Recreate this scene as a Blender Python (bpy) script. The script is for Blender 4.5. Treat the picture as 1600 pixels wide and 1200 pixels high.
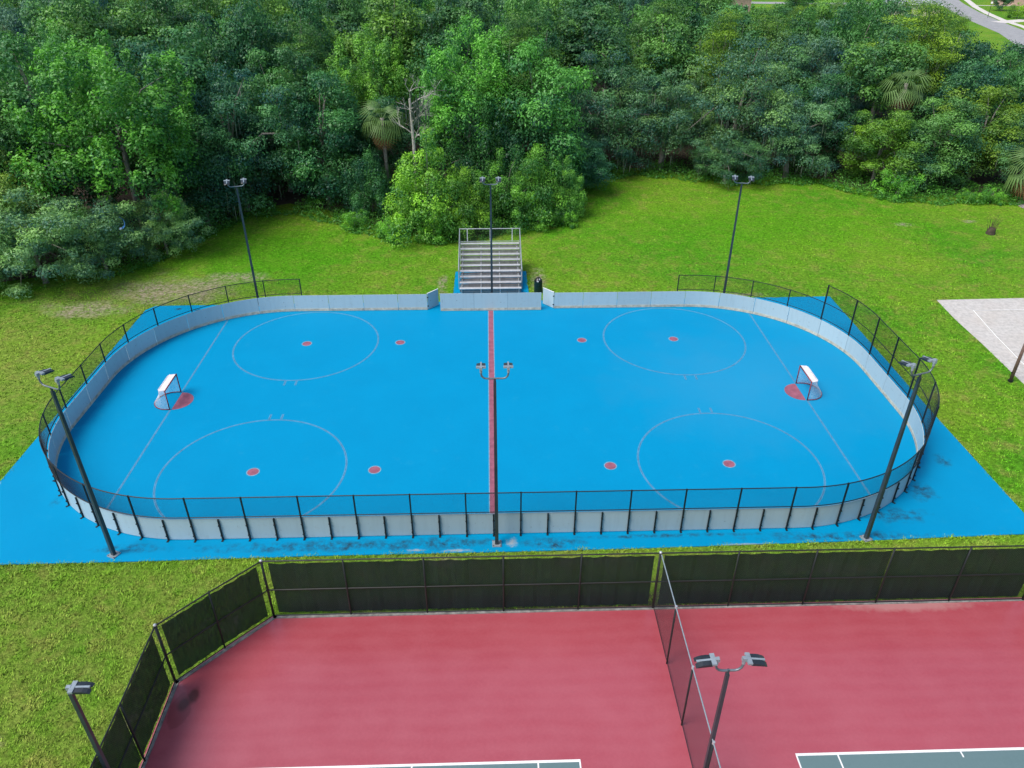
import bpy, math, random
import numpy as np
from mathutils import Vector, Matrix
R = math.radians
SC = bpy.context.scene
COL = SC.collection
for o in list(bpy.data.objects): bpy.data.objects.remove(o)

# ------------------------------------------------------------------ camera
cam_d = bpy.data.cameras.new('camera'); cam = bpy.data.objects.new('camera', cam_d); COL.objects.link(cam)
cam_d.sensor_width = 36; cam_d.lens = 36 * 1178.6 / 1600; cam_d.clip_start = .1; cam_d.clip_end = 3000
_p, _y, _r = R(31.7204), R(1.741), R(.1001)
fw = Vector((math.sin(_y) * math.cos(_p), math.cos(_y) * math.cos(_p), -math.sin(_p)))
rt = Vector((math.cos(_y), -math.sin(_y), 0)); up = rt.cross(fw)
rt2 = rt * math.cos(_r) + up * math.sin(_r); up2 = -rt * math.sin(_r) + up * math.cos(_r)
m = Matrix((rt2, up2, -fw)).transposed().to_4x4(); m.translation = Vector((.0355, -36.6446, 23.4775))
cam.matrix_world = m
SC.camera = cam

# ------------------------------------------------------------------ light (bright overcast)
SUN_EL, SUN_AZ = R(56), R(240)            # azimuth clockwise from +Y: from the left and a little behind the camera
w = bpy.data.worlds.new('World'); SC.world = w; w.use_nodes = True
nt = w.node_tree; nt.nodes.clear()
sky = nt.nodes.new('ShaderNodeTexSky'); sky.sky_type = 'NISHITA'; sky.sun_disc = False
sky.sun_elevation = SUN_EL; sky.sun_rotation = SUN_AZ; sky.air_density = 1.0; sky.dust_density = 2.0; sky.ozone_density = 1.0
bg = nt.nodes.new('ShaderNodeBackground'); bg.inputs[1].default_value = .08
out = nt.nodes.new('ShaderNodeOutputWorld')
nt.links.new(sky.outputs[0], bg.inputs[0]); nt.links.new(bg.outputs[0], out.inputs[0])
sd = bpy.data.lights.new('sun', 'SUN'); sd.energy = 1.5; sd.angle = R(30); sd.color = (1, .96, .9)
sun = bpy.data.objects.new('sun', sd); COL.objects.link(sun)
sdir = Vector((math.sin(SUN_AZ) * math.cos(SUN_EL), math.cos(SUN_AZ) * math.cos(SUN_EL), math.sin(SUN_EL)))
sun.rotation_euler = (-sdir).to_track_quat('-Z', 'Y').to_euler(); sun.location = (0, 0, 60)
vs = SC.view_settings; vs.view_transform = 'Standard'; vs.look = 'None'; vs.exposure = 1.18; vs.gamma = 1; vs.use_curve_mapping = False

# ------------------------------------------------------------------ helpers: materials
def new_mat(name):
    mt = bpy.data.materials.new(name); mt.use_nodes = True
    n = mt.node_tree; b = n.nodes['Principled BSDF']
    return mt, n, b
def nd(n, t, **k):
    x = n.nodes.new(t)
    for a, v_ in k.items(): setattr(x, a, v_)
    return x
def noise(n, vec, scale, detail=4, rough=.55):
    t = nd(n, 'ShaderNodeTexNoise'); t.inputs['Scale'].default_value = scale; t.inputs['Detail'].default_value = detail; t.inputs['Roughness'].default_value = rough
    n.links.new(vec, t.inputs['Vector']); return t.outputs['Fac']
def ramp(n, fac, a, b):
    t = nd(n, 'ShaderNodeMapRange'); t.inputs[1].default_value = a; t.inputs[2].default_value = b
    n.links.new(fac, t.inputs[0]); return t.outputs[0]
def mix(n, fac, a, b, mode='MIX'):
    t = nd(n, 'ShaderNodeMix', data_type='RGBA', blend_type=mode)
    for sock, val in ((t.inputs[0], fac), (t.inputs[6], a), (t.inputs[7], b)):
        if hasattr(val, 'node'): n.links.new(val, sock)
        elif isinstance(val, tuple): sock.default_value = (*val, 1)
        else: sock.default_value = val
    return t.outputs[2]
def math_(n, op, a, b=None):
    t = nd(n, 'ShaderNodeMath', operation=op)
    for s_, val in zip(t.inputs, (a, b)):
        if val is None: continue
        if hasattr(val, 'node'): n.links.new(val, s_)
        else: s_.default_value = val
    return t.outputs[0]
def pos(n): return nd(n, 'ShaderNodeNewGeometry').outputs['Position']
def bump(n, b, fac, strength, dist=.02):
    t = nd(n, 'ShaderNodeBump'); t.inputs['Strength'].default_value = strength; t.inputs['Distance'].default_value = dist
    n.links.new(fac, t.inputs['Height']); n.links.new(t.outputs[0], b.inputs['Normal'])
def patch(n, P, cx, cy, rx, ry, nz, soft=.5, amp=1.2):
    """soft-edged blotch with a ragged outline, 1 inside"""
    s = nd(n, 'ShaderNodeVectorMath', operation='SUBTRACT'); n.links.new(P, s.inputs[0]); s.inputs[1].default_value = (cx, cy, 0)
    d = nd(n, 'ShaderNodeVectorMath', operation='MULTIPLY'); n.links.new(s.outputs[0], d.inputs[0]); d.inputs[1].default_value = (1 / rx, 1 / ry, 0)
    l = nd(n, 'ShaderNodeVectorMath', operation='LENGTH'); n.links.new(d.outputs[0], l.inputs[0])
    e = math_(n, 'ADD', l.outputs['Value'], math_(n, 'MULTIPLY', math_(n, 'SUBTRACT', nz, .5), amp))
    t = nd(n, 'ShaderNodeMapRange'); t.inputs[1].default_value = 1; t.inputs[2].default_value = 1 - soft; n.links.new(e, t.inputs[0]); return t.outputs[0]
def simple(name, c, rough=.6, var=.15, scale=3, metal=0, spec=.5, bumpy=0, obj_var=0):
    mt, n, b = new_mat(name); P = pos(n)
    f = noise(n, P, scale, 5)
    dark = tuple(x * (1 - var) for x in c); lite = tuple(min(1, x * (1 + var)) for x in c)
    col = mix(n, ramp(n, f, .3, .7), dark, lite)
    if obj_var:
        oi = nd(n, 'ShaderNodeObjectInfo')
        t = nd(n, 'ShaderNodeMapRange'); t.inputs[3].default_value = 1 - obj_var; t.inputs[4].default_value = 1 + obj_var
        n.links.new(oi.outputs['Random'], t.inputs[0])
        h = nd(n, 'ShaderNodeHueSaturation'); n.links.new(col, h.inputs['Color']); n.links.new(t.outputs[0], h.inputs['Value']); col = h.outputs[0]
    n.links.new(col, b.inputs['Base Color']); b.inputs['Roughness'].default_value = rough; b.inputs['Metallic'].default_value = metal
    b.inputs['Specular IOR Level'].default_value = spec
    if bumpy: bump(n, b, noise(n, P, scale * 6, 4), bumpy)
    return mt

MT = {}
# lawn: shared by the ground sheet and the grass blades
def lawn(name, blades=False):
    mt, n, b = new_mat(name); P = pos(n)
    big, mid, fine = noise(n, P, .07, 3), noise(n, P, .5, 5), noise(n, P, 5, 6, .7)
    c = mix(n, ramp(n, big, .38, .62), (.085, .285, .012), (.18, .345, .02))
    c = mix(n, math_(n, 'MULTIPLY', ramp(n, mid, .45, .7), .6), c, (.2, .33, .03))
    oliv = math_(n, 'MAXIMUM', patch(n, P, -19, -19, 13, 9, mid, .5), patch(n, P, -32, 2, 9, 14, mid, .5))
    oliv = math_(n, 'MAXIMUM', oliv, patch(n, P, 5, -14, 34, 2.2, mid, .5))
    c = mix(n, math_(n, 'MULTIPLY', oliv, math_(n, 'ADD', .25, math_(n, 'MULTIPLY', ramp(n, noise(n, P, 1.3, 5, .65), .35, .65), .6))), c, (.24, .31, .055))
    c = mix(n, math_(n, 'MULTIPLY', ramp(n, noise(n, P, .8, 6, .7), .5, .68), .6), c, (0.305, 0.2806, 0.0732))
    c = mix(n, math_(n, 'MULTIPLY', ramp(n, noise(n, P, 2.2, 5, .7), .58, .72), .5), c, (0.061, 0.1586, 0.0122))
    lush = math_(n, 'MAXIMUM', patch(n, P, -17, 22, 9, 7, mid, .6), patch(n, P, 24, 27, 22, 10, mid, .8))
    c = mix(n, math_(n, 'MULTIPLY', lush, .65), c, (0.0915, 0.3172, 0.00732))
    if not blades:
        c = mix(n, math_(n, 'MULTIPLY', patch(n, P, -26, 14.5, 9, 4.2, mid, .7, 1.4), .6), c, (.2, .19, .08))
        bare = patch(n, P, -23.3, 15.4, 5.2, 2.8, mid, .6, 1.6)
        for q in ((-28.5, 12.3, 3.6, 1.6), (-19.5, 17.5, 3, 1.2), (3.7, 16.5, .8, 2.4), (-3.6, 16, .5, 2.), (-10.6, -16.2, 1.3, .8), (-12.3, -20.3, .9, 1.2), (-14, -22.5, .7, .4), (-17, -21, .5, .4),
                  (14, -13.9, 3, .45), (4, -13.2, 2, .3), (-2, -13.1, 1.4, .3), (37.4, 27.8, 1.2, .6), (43.8, 28.5, .9, .5), (18, 13.4, 3, .5), (24.8, -12.3, 1.2, .6)):
            bare = math_(n, 'MAXIMUM', bare, patch(n, P, *q, mid, .6, 1.4))
        bare = math_(n, 'MULTIPLY', bare, ramp(n, noise(n, P, 2.5, 6, .75), .38, .6))
        c = mix(n, math_(n, 'MULTIPLY', bare, .9), c, (.36, .3, .22))
        # soil shows at the foot of the court fence
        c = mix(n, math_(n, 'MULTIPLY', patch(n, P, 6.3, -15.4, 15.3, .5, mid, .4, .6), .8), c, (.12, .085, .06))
    h = nd(n, 'ShaderNodeHueSaturation'); n.links.new(c, h.inputs['Color'])
    lo, hi = ((.38, 1.95) if blades else (.35, 1.25))
    t = nd(n, 'ShaderNodeMapRange'); t.inputs[1].default_value = .3; t.inputs[2].default_value = .72; t.inputs[3].default_value = lo; t.inputs[4].default_value = hi
    if blades:
        a = nd(n, 'ShaderNodeAttribute', attribute_name='tone'); t.inputs[1].default_value = 0; t.inputs[2].default_value = 1; n.links.new(a.outputs['Fac'], t.inputs[0])
    else: n.links.new(fine, t.inputs[0])
    n.links.new(t.outputs[0], h.inputs['Value']); n.links.new(h.outputs[0], b.inputs['Base Color'])
    b.inputs['Roughness'].default_value = .8; b.inputs['Specular IOR Level'].default_value = .08
    if not blades: bump(n, b, noise(n, P, 14, 6, .7), .8, .06)
    return mt
MT['lawn'] = lawn('lawn_grass'); MT['blades'] = lawn('grass_blades', True)

# painted rink surface
def rink_paint():
    mt, n, b = new_mat('blue_court_paint'); P = pos(n)
    mid, fine = noise(n, P, .35, 5), noise(n, P, 7, 6, .7)
    c = mix(n, ramp(n, mid, .3, .7), (.0, .23, .44), (.0, .25, .47))
    c = mix(n, math_(n, 'MULTIPLY', ramp(n, fine, .35, .75), .3), c, (.0, .28, .51))
    c = mix(n, math_(n, 'MULTIPLY', patch(n, P, 15, 1, 9, 8, mid, .9, 1.2), .32), c, (.05, .3, .5))  # pale sky sheen painted into the floor colour on the right half
    c = mix(n, math_(n, 'MULTIPLY', ramp(n, noise(n, P, 1.1, 7, .75), .58, .72), .22), c, (.03, .32, .5))
    c = mix(n, math_(n, 'MULTIPLY', ramp(n, noise(n, P, .9, 8, .8), .6, .7), .2), c, (0., .17, .36))
    grime = None
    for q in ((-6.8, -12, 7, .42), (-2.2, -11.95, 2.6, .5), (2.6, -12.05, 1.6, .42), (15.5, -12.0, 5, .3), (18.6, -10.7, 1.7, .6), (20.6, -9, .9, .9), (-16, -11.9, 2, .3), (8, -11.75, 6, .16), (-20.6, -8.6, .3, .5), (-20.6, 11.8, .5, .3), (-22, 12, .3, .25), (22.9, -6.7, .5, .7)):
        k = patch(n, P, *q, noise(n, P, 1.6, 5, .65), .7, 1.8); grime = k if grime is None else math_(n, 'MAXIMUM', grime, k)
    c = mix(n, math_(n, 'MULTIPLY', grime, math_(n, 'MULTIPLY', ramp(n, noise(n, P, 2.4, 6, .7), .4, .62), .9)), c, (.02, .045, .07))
    worn = None
    for q in ((.8, -12.0, .3, .34), (-1.6, -12.42, .7, .1), (-3.4, -12.35, .5, .08), (11, -12.4, 1.2, .09), (-24.1, -7.2, .14, .16)):
        k = patch(n, P, *q, noise(n, P, 5, 6, .75), .8, 2.6); worn = k if worn is None else math_(n, 'MAXIMUM', worn, k)
    c = mix(n, math_(n, 'MULTIPLY', worn, .75), c, (.36, .37, .36))
    n.links.new(c, b.inputs['Base Color'])
    rr = nd(n, 'ShaderNodeMapRange'); rr.inputs[1].default_value = .3; rr.inputs[2].default_value = .7; rr.inputs[3].default_value = .38; rr.inputs[4].default_value = .6
    n.links.new(noise(n, P, .12, 3), rr.inputs[0]); n.links.new(rr.outputs[0], b.inputs['Roughness'])
    bump(n, b, fine, .12, .01); b.inputs['Specular IOR Level'].default_value = .09
    return mt
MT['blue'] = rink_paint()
def court_paint(name, c0, c1, c2):
    mt, n, b = new_mat(name); P = pos(n)
    big, mid, fine = noise(n, P, .11, 3), noise(n, P, .8, 5), noise(n, P, 9, 6, .7)
    c = mix(n, ramp(n, big, .35, .65), c0, c1)
    c = mix(n, math_(n, 'MULTIPLY', ramp(n, mid, .4, .75), .35), c, c2)
    wv = nd(n, 'ShaderNodeTexWave', wave_type='RINGS'); wv.inputs['Scale'].default_value = .55; wv.inputs['Distortion'].default_value = 3.5; wv.inputs['Detail'].default_value = 3; wv.inputs['Detail Scale'].default_value = .6
    of = nd(n, 'ShaderNodeVectorMath', operation='ADD'); n.links.new(P, of.inputs[0]); of.inputs[1].default_value = (2, 26, 0); n.links.new(of.outputs[0], wv.inputs['Vector'])
    c = mix(n, math_(n, 'MULTIPLY', wv.outputs['Fac'], .16), c, c2)
    c = mix(n, math_(n, 'MULTIPLY', ramp(n, fine, .4, .8), .2), c, tuple(x * 1.35 for x in c2))
    # pale mineral bloom where water dries by the fence
    blm = math_(n, 'MULTIPLY', patch(n, P, 16.5, -15.95, 3.4, .45, noise(n, P, 2, 5, .7), .6, 1.6), .5)
    c = mix(n, blm, c, (.5, .3, .28))
    sp = math_(n, 'GREATER_THAN', noise(n, P, 3.1, 2), .8); c = mix(n, math_(n, 'MULTIPLY', sp, .5), c, (.6, .5, .48))
    if name.startswith('red'):
        nz = noise(n, P, 1.6, 4); st = patch(n, P, -11.0, -19.95, .4, .75, nz, .12, .8); pd = math_(n, 'MAXIMUM', patch(n, P, -10.72, -19.35, .26, .42, nz, .5, 1.), patch(n, P, -10.95, -19.7, .28, .4, nz, .5, 1.))
        c = mix(n, math_(n, 'MULTIPLY', st, .6), c, (.24, .034, .04)); c = mix(n, math_(n, 'MULTIPLY', pd, .85), c, (.09, .018, .014))
    n.links.new(c, b.inputs['Base Color']); b.inputs['Roughness'].default_value = .33; b.inputs['Specular IOR Level'].default_value = 1.; b.inputs['Coat Weight'].default_value = .45; b.inputs['Coat Roughness'].default_value = .28; b.inputs['Coat IOR'].default_value = 1.6
    bump(n, b, fine, .06, .01); return mt
MT['red'] = court_paint('red_court_paint', (.345, .047, .062), (.385, .065, .083), (.43, .11, .13))
MT['green'] = court_paint('green_court_paint', (.1, .17, .165), (.115, .185, .18), (.13, .2, .2))

def board_mat(name, base):
    mt, n, b = new_mat(name); P = pos(n)
    sc = nd(n, 'ShaderNodeVectorMath', operation='MULTIPLY'); n.links.new(P, sc.inputs[0]); sc.inputs[1].default_value = (6, 6, .5)
    streak = noise(n, sc.outputs[0], 1, 5, .6)
    c = mix(n, math_(n, 'MULTIPLY', ramp(n, streak, .5, .75), .3), base, tuple(x * .72 for x in base))
    c = mix(n, math_(n, 'MULTIPLY', ramp(n, noise(n, P, 3, 6, .7), .58, .75), .35), c, (.33, .34, .3))
    c = mix(n, math_(n, 'MULTIPLY', ramp(n, noise(n, P, 7, 3, .5), .68, .74), .6), c, (.08, .09, .1))
    oi = nd(n, 'ShaderNodeObjectInfo'); t = nd(n, 'ShaderNodeMapRange'); t.inputs[3].default_value = .93; t.inputs[4].default_value = 1.05; n.links.new(oi.outputs['Random'], t.inputs[0])
    h = nd(n, 'ShaderNodeHueSaturation'); n.links.new(c, h.inputs['Color']); n.links.new(t.outputs[0], h.inputs['Value'])
    n.links.new(h.outputs[0], b.inputs['Base Color']); b.inputs['Roughness'].default_value = .35
    return mt
MT['board'] = board_mat('white_board_plastic', (.42, .53, .56))
MT['kick'] = simple('dirty_kick_plate', (.5, .46, .36), .6, .3, 4)
MT['black'] = simple('black_coated_steel', (.006, .009, .01), .55, .3, 6)
MT['pole'] = simple('dark_bronze_pole', (.03, .045, .055), .4, .25, 2)
MT['lampdark'] = simple('lamp_housing_dark', (.018, .024, .03), .35, .2, 6)
MT['lampgrey'] = simple('lamp_bracket_grey', (.3, .35, .38), .4, .15, 6, .3)
MT['arm'] = simple('lamp_arm_grey', (.16, .19, .21), .4, .2, 6, .4)
MT['alushade'] = simple('shaded_aluminium', (.19, .19, .19), .5, .25, 4, .3, obj_var=.15)  # darker copy of the plank aluminium, shade between the seat rows put into its colour
MT['alu'] = simple('aluminium_plank', (.62, .63, .64), .4, .12, 4, .35, obj_var=.1)
MT['galvd'] = simple('dull_galvanised_pipe', (.27, .33, .36), .45, .15, 6, .3)
MT['galv'] = simple('galvanised_pipe', (.5, .53, .55), .4, .15, 6, .5)
MT['concrete'] = simple('concrete', (.2, .195, .18), .85, .5, 4, bumpy=.3)
MT['bolt'] = simple('bolt_steel', (.3, .3, .3), .4, .2, 9, .7)
MT['ring'] = simple('worn_spot_ring', (.15, .33, .44), .6, .3, 5)
MT['redline'] = simple('faded_red_paint', (.29, .09, .13), .55, .25, 3)
MT['whiteline'] = simple('worn_white_line', (.085, .29, .44), .6, .3, 5)
MT['fadered'] = simple('faded_circle_paint', (.05, .19, .35), .6, .3, 3)
MT['tennisline'] = simple('white_court_line', (.78, .78, .76), .6, .08, 5)
MT['goalred'] = simple('goal_post_red', (.2, .018, .022), .4, .3, 6)
MT['net'] = simple('white_net_cord', (.7, .72, .74), .7, .1, 8)
MT['pad'] = simple('white_goal_pad', (.72, .68, .68), .6, .12, 5)
MT['bin'] = simple('green_bin_slats', (.008, .035, .03), .45, .3, 9)
MT['bag'] = simple('black_bin_bag', (.01, .01, .012), .25, .3, 9)
MT['paper'] = simple('white_litter', (.7, .72, .74), .7, .1, 9)
MT['wood'] = simple('weathered_wood_post', (.13, .08, .06), .8, .35, 7, bumpy=.3)
MT['rope'] = simple('white_boundary_rope', (.8, .8, .78), .7, .08, 9)
MT['tarp'] = simple('blue_plastic_sheet', (.06, .2, .5), .3, .3, 7)
MT['asphalt'] = simple('pale_asphalt', (.3, .3, .3), .9, .15, .6)
MT['walk'] = simple('pale_concrete_path', (.6, .56, .52), .9, .1, .8)
MT['wall1'] = simple('pink_stucco', (.55, .36, .3), .9, .08, 1)
MT['wall2'] = simple('cream_stucco', (.62, .54, .44), .9, .08, 1)
MT['roof1'] = simple('grey_shingles', (.3, .32, .36), .9, .15, 2)
MT['trim'] = simple('white_trim', (.78, .78, .77), .6, .05, 2)
MT['glassd'] = simple('dark_window_glass', (.03, .04, .05), .1, .1, 2)
MT['bark'] = simple('grey_bark', (.2, .185, .16), .9, .35, 4, bumpy=.5)
MT['deadwood'] = simple('bleached_dead_wood', (.42, .4, .36), .85, .25, 5)
MT['moss'] = simple('grey_hanging_moss', (.12, .15, .11), .95, .3, 2)
MT['deadfrond'] = simple('brown_dead_frond', (.3, .15, .06), .9, .3, 5)
MT['mulch'] = simple('leaf_litter', (.06, .045, .03), .95, .5, 3, bumpy=.6)
MT['bed'] = simple('purple_grey_stone_mulch', (.3, .25, .25), .9, .4, 4, bumpy=.6)
def sand():
    mt, n, b = new_mat('raked_white_sand'); P = pos(n)
    f = noise(n, P, 3.5, 7, .75); g = noise(n, P, .5, 3)
    c = mix(n, ramp(n, f, .33, .6), (.4, .38, .35), (.6, .57, .53)); c = mix(n, math_(n, 'MULTIPLY', ramp(n, g, .4, .7), .4), c, (.5, .44, .38))
    n.links.new(c, b.inputs['Base Color']); b.inputs['Roughness'].default_value = .95; bump(n, b, f, 1, .08); return mt
MT['sand'] = sand()
def wet():
    mt, n, b = new_mat('damp_stain'); P = pos(n)
    c = mix(n, ramp(n, noise(n, P, 4, 4), .3, .7), (.17, .03, .035), (.12, .02, .022)); n.links.new(c, b.inputs['Base Color']); b.inputs['Roughness'].default_value = .25; return mt
MT['wet'] = wet()
MT['puddle'] = simple('puddle_water', (.05, .012, .01), .06, .2, 3)
def screen():
    mt, n, b = new_mat('black_windscreen_mesh'); P = pos(n)
    c = mix(n, ramp(n, noise(n, P, .9, 4), .3, .7), (.001, .009, .01), (.005, .017, .018)); n.links.new(c, b.inputs['Base Color']); b.inputs['Roughness'].default_value = .8
    tr = nd(n, 'ShaderNodeBsdfTransparent'); tr.inputs[0].default_value = (.65, .85, .85, 1); mx = nd(n, 'ShaderNodeMixShader'); mx.inputs[0].default_value = .915
    n.links.new(tr.outputs[0], mx.inputs[1]); n.links.new(b.outputs[0], mx.inputs[2]); n.links.new(mx.outputs[0], n.nodes['Material Output'].inputs[0]); return mt
MT['screen'] = screen()
def leafmat(name, trans=.22, gloss=.48):
    mt, n, b = new_mat(name)
    oi = nd(n, 'ShaderNodeObjectInfo'); a = nd(n, 'ShaderNodeAttribute', attribute_name='tone')
    base = oi.outputs['Color']
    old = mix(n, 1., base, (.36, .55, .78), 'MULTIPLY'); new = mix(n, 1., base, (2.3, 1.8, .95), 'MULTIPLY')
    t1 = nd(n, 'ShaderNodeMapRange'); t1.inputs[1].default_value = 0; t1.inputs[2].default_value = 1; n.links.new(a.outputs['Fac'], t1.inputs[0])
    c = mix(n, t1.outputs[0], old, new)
    n.links.new(c, b.inputs['Base Color']); b.inputs['Roughness'].default_value = gloss; b.inputs['Specular IOR Level'].default_value = .4
    tl = nd(n, 'ShaderNodeBsdfTranslucent'); c2 = mix(n, 1., c, (1.2, 1.3, .6), 'MULTIPLY'); n.links.new(c2, tl.inputs[0])
    mx = nd(n, 'ShaderNodeMixShader'); mx.inputs[0].default_value = trans
    n.links.new(b.outputs[0], mx.inputs[1]); n.links.new(tl.outputs[0], mx.inputs[2]); n.links.new(mx.outputs[0], n.nodes['Material Output'].inputs[0]); return mt
MT['leaf'] = leafmat('leaf')

# ------------------------------------------------------------------ helpers: meshes and objects
class MB:
    def __init__(s): s.v = []; s.f = []; s.mi = []; s.cur = 0
    def add(s, vs, fs):
        k = len(s.v); s.v += [tuple(x) for x in vs]; s.f += [tuple(i + k for i in f) for f in fs]; s.mi += [s.cur] * len(fs)
    def box(s, c, d, M=None):
        x, y, z = (q / 2 for q in d)
        vs = [Vector(p) for p in ((-x, -y, -z), (x, -y, -z), (x, y, -z), (-x, y, -z), (-x, -y, z), (x, -y, z), (x, y, z), (-x, y, z))]
        if M is not None: vs = [M @ p for p in vs]
        s.add([p + Vector(c) for p in vs], [(0, 3, 2, 1), (4, 5, 6, 7), (0, 1, 5, 4), (1, 2, 6, 5), (2, 3, 7, 6), (3, 0, 4, 7)])
    def tube(s, pts, r, n=8, cap=True, phase=0.):
        pts = [Vector(p) for p in pts]; N = len(pts); rs = r if isinstance(r, (list, tuple)) else [r] * N
        vs = []; ref = None
        for i, p in enumerate(pts):
            d = (pts[min(i + 1, N - 1)] - pts[max(i - 1, 0)]).normalized()
            if ref is None: ref = Vector((0, 0, 1)) if abs(d.z) < .9 else Vector((1, 0, 0))
            a = (ref - d * ref.dot(d)).normalized(); ref = a; b = d.cross(a)
            for k in range(n):
                t = 2 * math.pi * k / n + phase; vs.append(p + (a * math.cos(t) + b * math.sin(t)) * rs[i])
        fs = [(i * n + k, i * n + (k + 1) % n, (i + 1) * n + (k + 1) % n, (i + 1) * n + k) for i in range(N - 1) for k in range(n)]
        if cap: fs += [tuple(range(n))[::-1], tuple((N - 1) * n + k for k in range(n))]
        s.add(vs, fs)
    def prism(s, poly, z0, z1):
        n = len(poly); vs = [(x, y, z0) for x, y in poly] + [(x, y, z1) for x, y in poly]
        s.add(vs, [tuple(range(n))[::-1], tuple(range(n, 2 * n))] + [(i, (i + 1) % n, n + (i + 1) % n, n + i) for i in range(n)])
    def sheet(s, poly, z): s.add([(x, y, z) for x, y in poly], [tuple(range(len(poly)))])
    def ring(s, cx, cy, r0, r1, z, n=96, a0=0, a1=2 * math.pi):
        full = abs(a1 - a0 - 2 * math.pi) < 1e-6; vs = []
        for i in range(n + 1):
            a = a0 + (a1 - a0) * i / n
            vs += [(cx + r0 * math.cos(a), cy + r0 * math.sin(a), z), (cx + r1 * math.cos(a), cy + r1 * math.sin(a), z)]
        s.add(vs, [(2 * i, 2 * i + 1, 2 * i + 3, 2 * i + 2) for i in range(n)])
    def mesh(s, name, mats, smooth=False):
        me = bpy.data.meshes.new(name); me.from_pydata(s.v, [], s.f); 
        for mt in (mats if isinstance(mats, (list, tuple)) else [mats]): me.materials.append(MT[mt])
        me.polygons.foreach_set('material_index', s.mi)
        if smooth: me.polygons.foreach_set('use_smooth', [True] * len(s.f))
        me.update(); return me
    def build(s, name, mats, parent=None, smooth=False):
        return link(name, s.mesh(name, mats, smooth), parent)
def link(name, data, parent=None, loc=None, rz=None):
    o = bpy.data.objects.new(name, data); COL.objects.link(o)
    if parent is not None: o.parent = parent
    if loc is not None: o.location = loc
    if rz is not None: o.rotation_euler = (0, 0, rz)
    return o
def tag(o, label=None, cat=None, group=None, kind=None):
    if label: o['label'] = label
    if cat: o['category'] = cat
    if group: o['group'] = group
    if kind: o['kind'] = kind
    return o
def thing(name, label, cat, loc=(0, 0, 0), rz=0, group=None): return tag(link(name, None, None, loc, rz), label, cat, group)
def copy_tree(o, parent=None):
    c = o.copy(); COL.objects.link(c); c.parent = parent
    for ch in o.children: copy_tree(ch, c)
    return c
def np_mesh(name, V, F4, mat, tone=None):
    me = bpy.data.meshes.new(name); nv, nf = len(V), len(F4); k = F4.shape[1]
    me.vertices.add(nv); me.vertices.foreach_set('co', np.ascontiguousarray(V, np.float32).ravel())
    me.loops.add(nf * k); me.loops.foreach_set('vertex_index', np.ascontiguousarray(F4, np.int32).ravel())
    me.polygons.add(nf); me.polygons.foreach_set('loop_start', np.arange(0, nf * k, k, dtype=np.int32))
    me.polygons.foreach_set('loop_total', np.full(nf, k, np.int32))
    if tone is not None:
        a = me.attributes.new('tone', 'FLOAT', 'POINT'); a.data.foreach_set('value', np.ascontiguousarray(tone, np.float32))
    me.materials.append(MT[mat]); me.update(calc_edges=True); return me

# ------------------------------------------------------------------ the setting: ground sheets
Z0 = -.05
def ground():
    s = MB(); s.sheet([(-900, -400), (900, -400), (900, 1500), (-900, 1500)], Z0)
    tag(s.build('ground', 'lawn'), kind='structure')
ground()
EDGE = [(-70, 6), (-46, 11), (-36, 14.5), (-28.5, 17.5), (-25.5, 23), (-22.8, 30.2), (-19.3, 32.2), (-15.4, 30.2), (-11.5, 26.9), (-7.9, 24.2), (-3, 24), (3, 26.9), (7.4, 28.8), (8.6, 33), (9, 41), (16, 43.5), (24.8, 40), (34, 40), (38.4, 34.6), (43.9, 33.2), (50.3, 33.3), (62, 33), (90, 40)]
s = MB(); s.sheet([(x, y + 3.) for x, y in EDGE] + [(100, 110), (60, 125), (-150, 125), (-150, 6)], Z0 + .004); tag(s.build('forest_floor', 'mulch'), kind='structure')

SLAB = [(-24.2, -12.72), (-16, -12.68), (-7.5, -12.56), (0, -12.54), (6.4, -12.5), (16, -12.3), (24.62, -12.05), (24.58, -3), (24.74, 12.86), (19.7, 12.8), (2.8, 12.74), (2.78, 18.05), (-2.72, 18.1), (-2.75, 12.7), (-20.8, 12.58), (-23.75, 12.54), (-24.26, 11.9), (-24.1, -7)]
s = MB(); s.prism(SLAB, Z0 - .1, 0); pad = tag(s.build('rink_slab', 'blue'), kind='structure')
def marking(name, fn, mats=('whiteline', 'redline')):
    s = MB(); fn(s); return s.build(name, list(mats), pad)
ZL = .004
def stripe(s, x0, y0, x1, y1, edge=.03):
    """red band with a thin white edge either side, along y"""
    s.cur = 1; s.sheet([(x0 + edge, y0), (x1 - edge, y0), (x1 - edge, y1), (x0 + edge, y1)], ZL)
    s.cur = 0; s.sheet([(x0, y0), (x0 + edge, y0), (x0 + edge, y1), (x0, y1)], ZL); s.sheet([(x1 - edge, y0), (x1, y0), (x1, y1), (x1 - edge, y1)], ZL)
marking('centre_line', lambda s: stripe(s, -.21, -11.38, .19, 11.15, .04), ('ring', 'redline'))
def goal_line(sx):
    def fn(s):
        for a, b_ in ((-10.15, -.92), (.92, 10.15)): stripe(s, sx * 18.03 - .05, a, sx * 18.03 + .05, b_, .022)
    return fn
for sx in (-1, 1): marking('goal_line', goal_line(sx), ('whiteline', 'fadered'))
def circle(cx, cy, sy):
    def fn(s):
        r = 4.57; s.cur = 0; s.ring(cx, cy, r - .05, r - .028, ZL); s.ring(cx, cy, r + .028, r + .05, ZL); s.cur = 1; s.ring(cx, cy, r - .028, r + .028, ZL)
        for dx in (-.33, .33):
            y0, y1 = sorted((cy - sy * (r + .07), cy - sy * (r + .55))); stripe(s, cx + dx - .06, y0, cx + dx + .06, y1, .025)
    return fn
def dot(cx, cy):
    def fn(s):
        s.cur = 1; s.ring(cx, cy, 0.001, .28, ZL, 40); s.cur = 0; s.ring(cx, cy, .28, .33, ZL, 40)
    return fn
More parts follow.
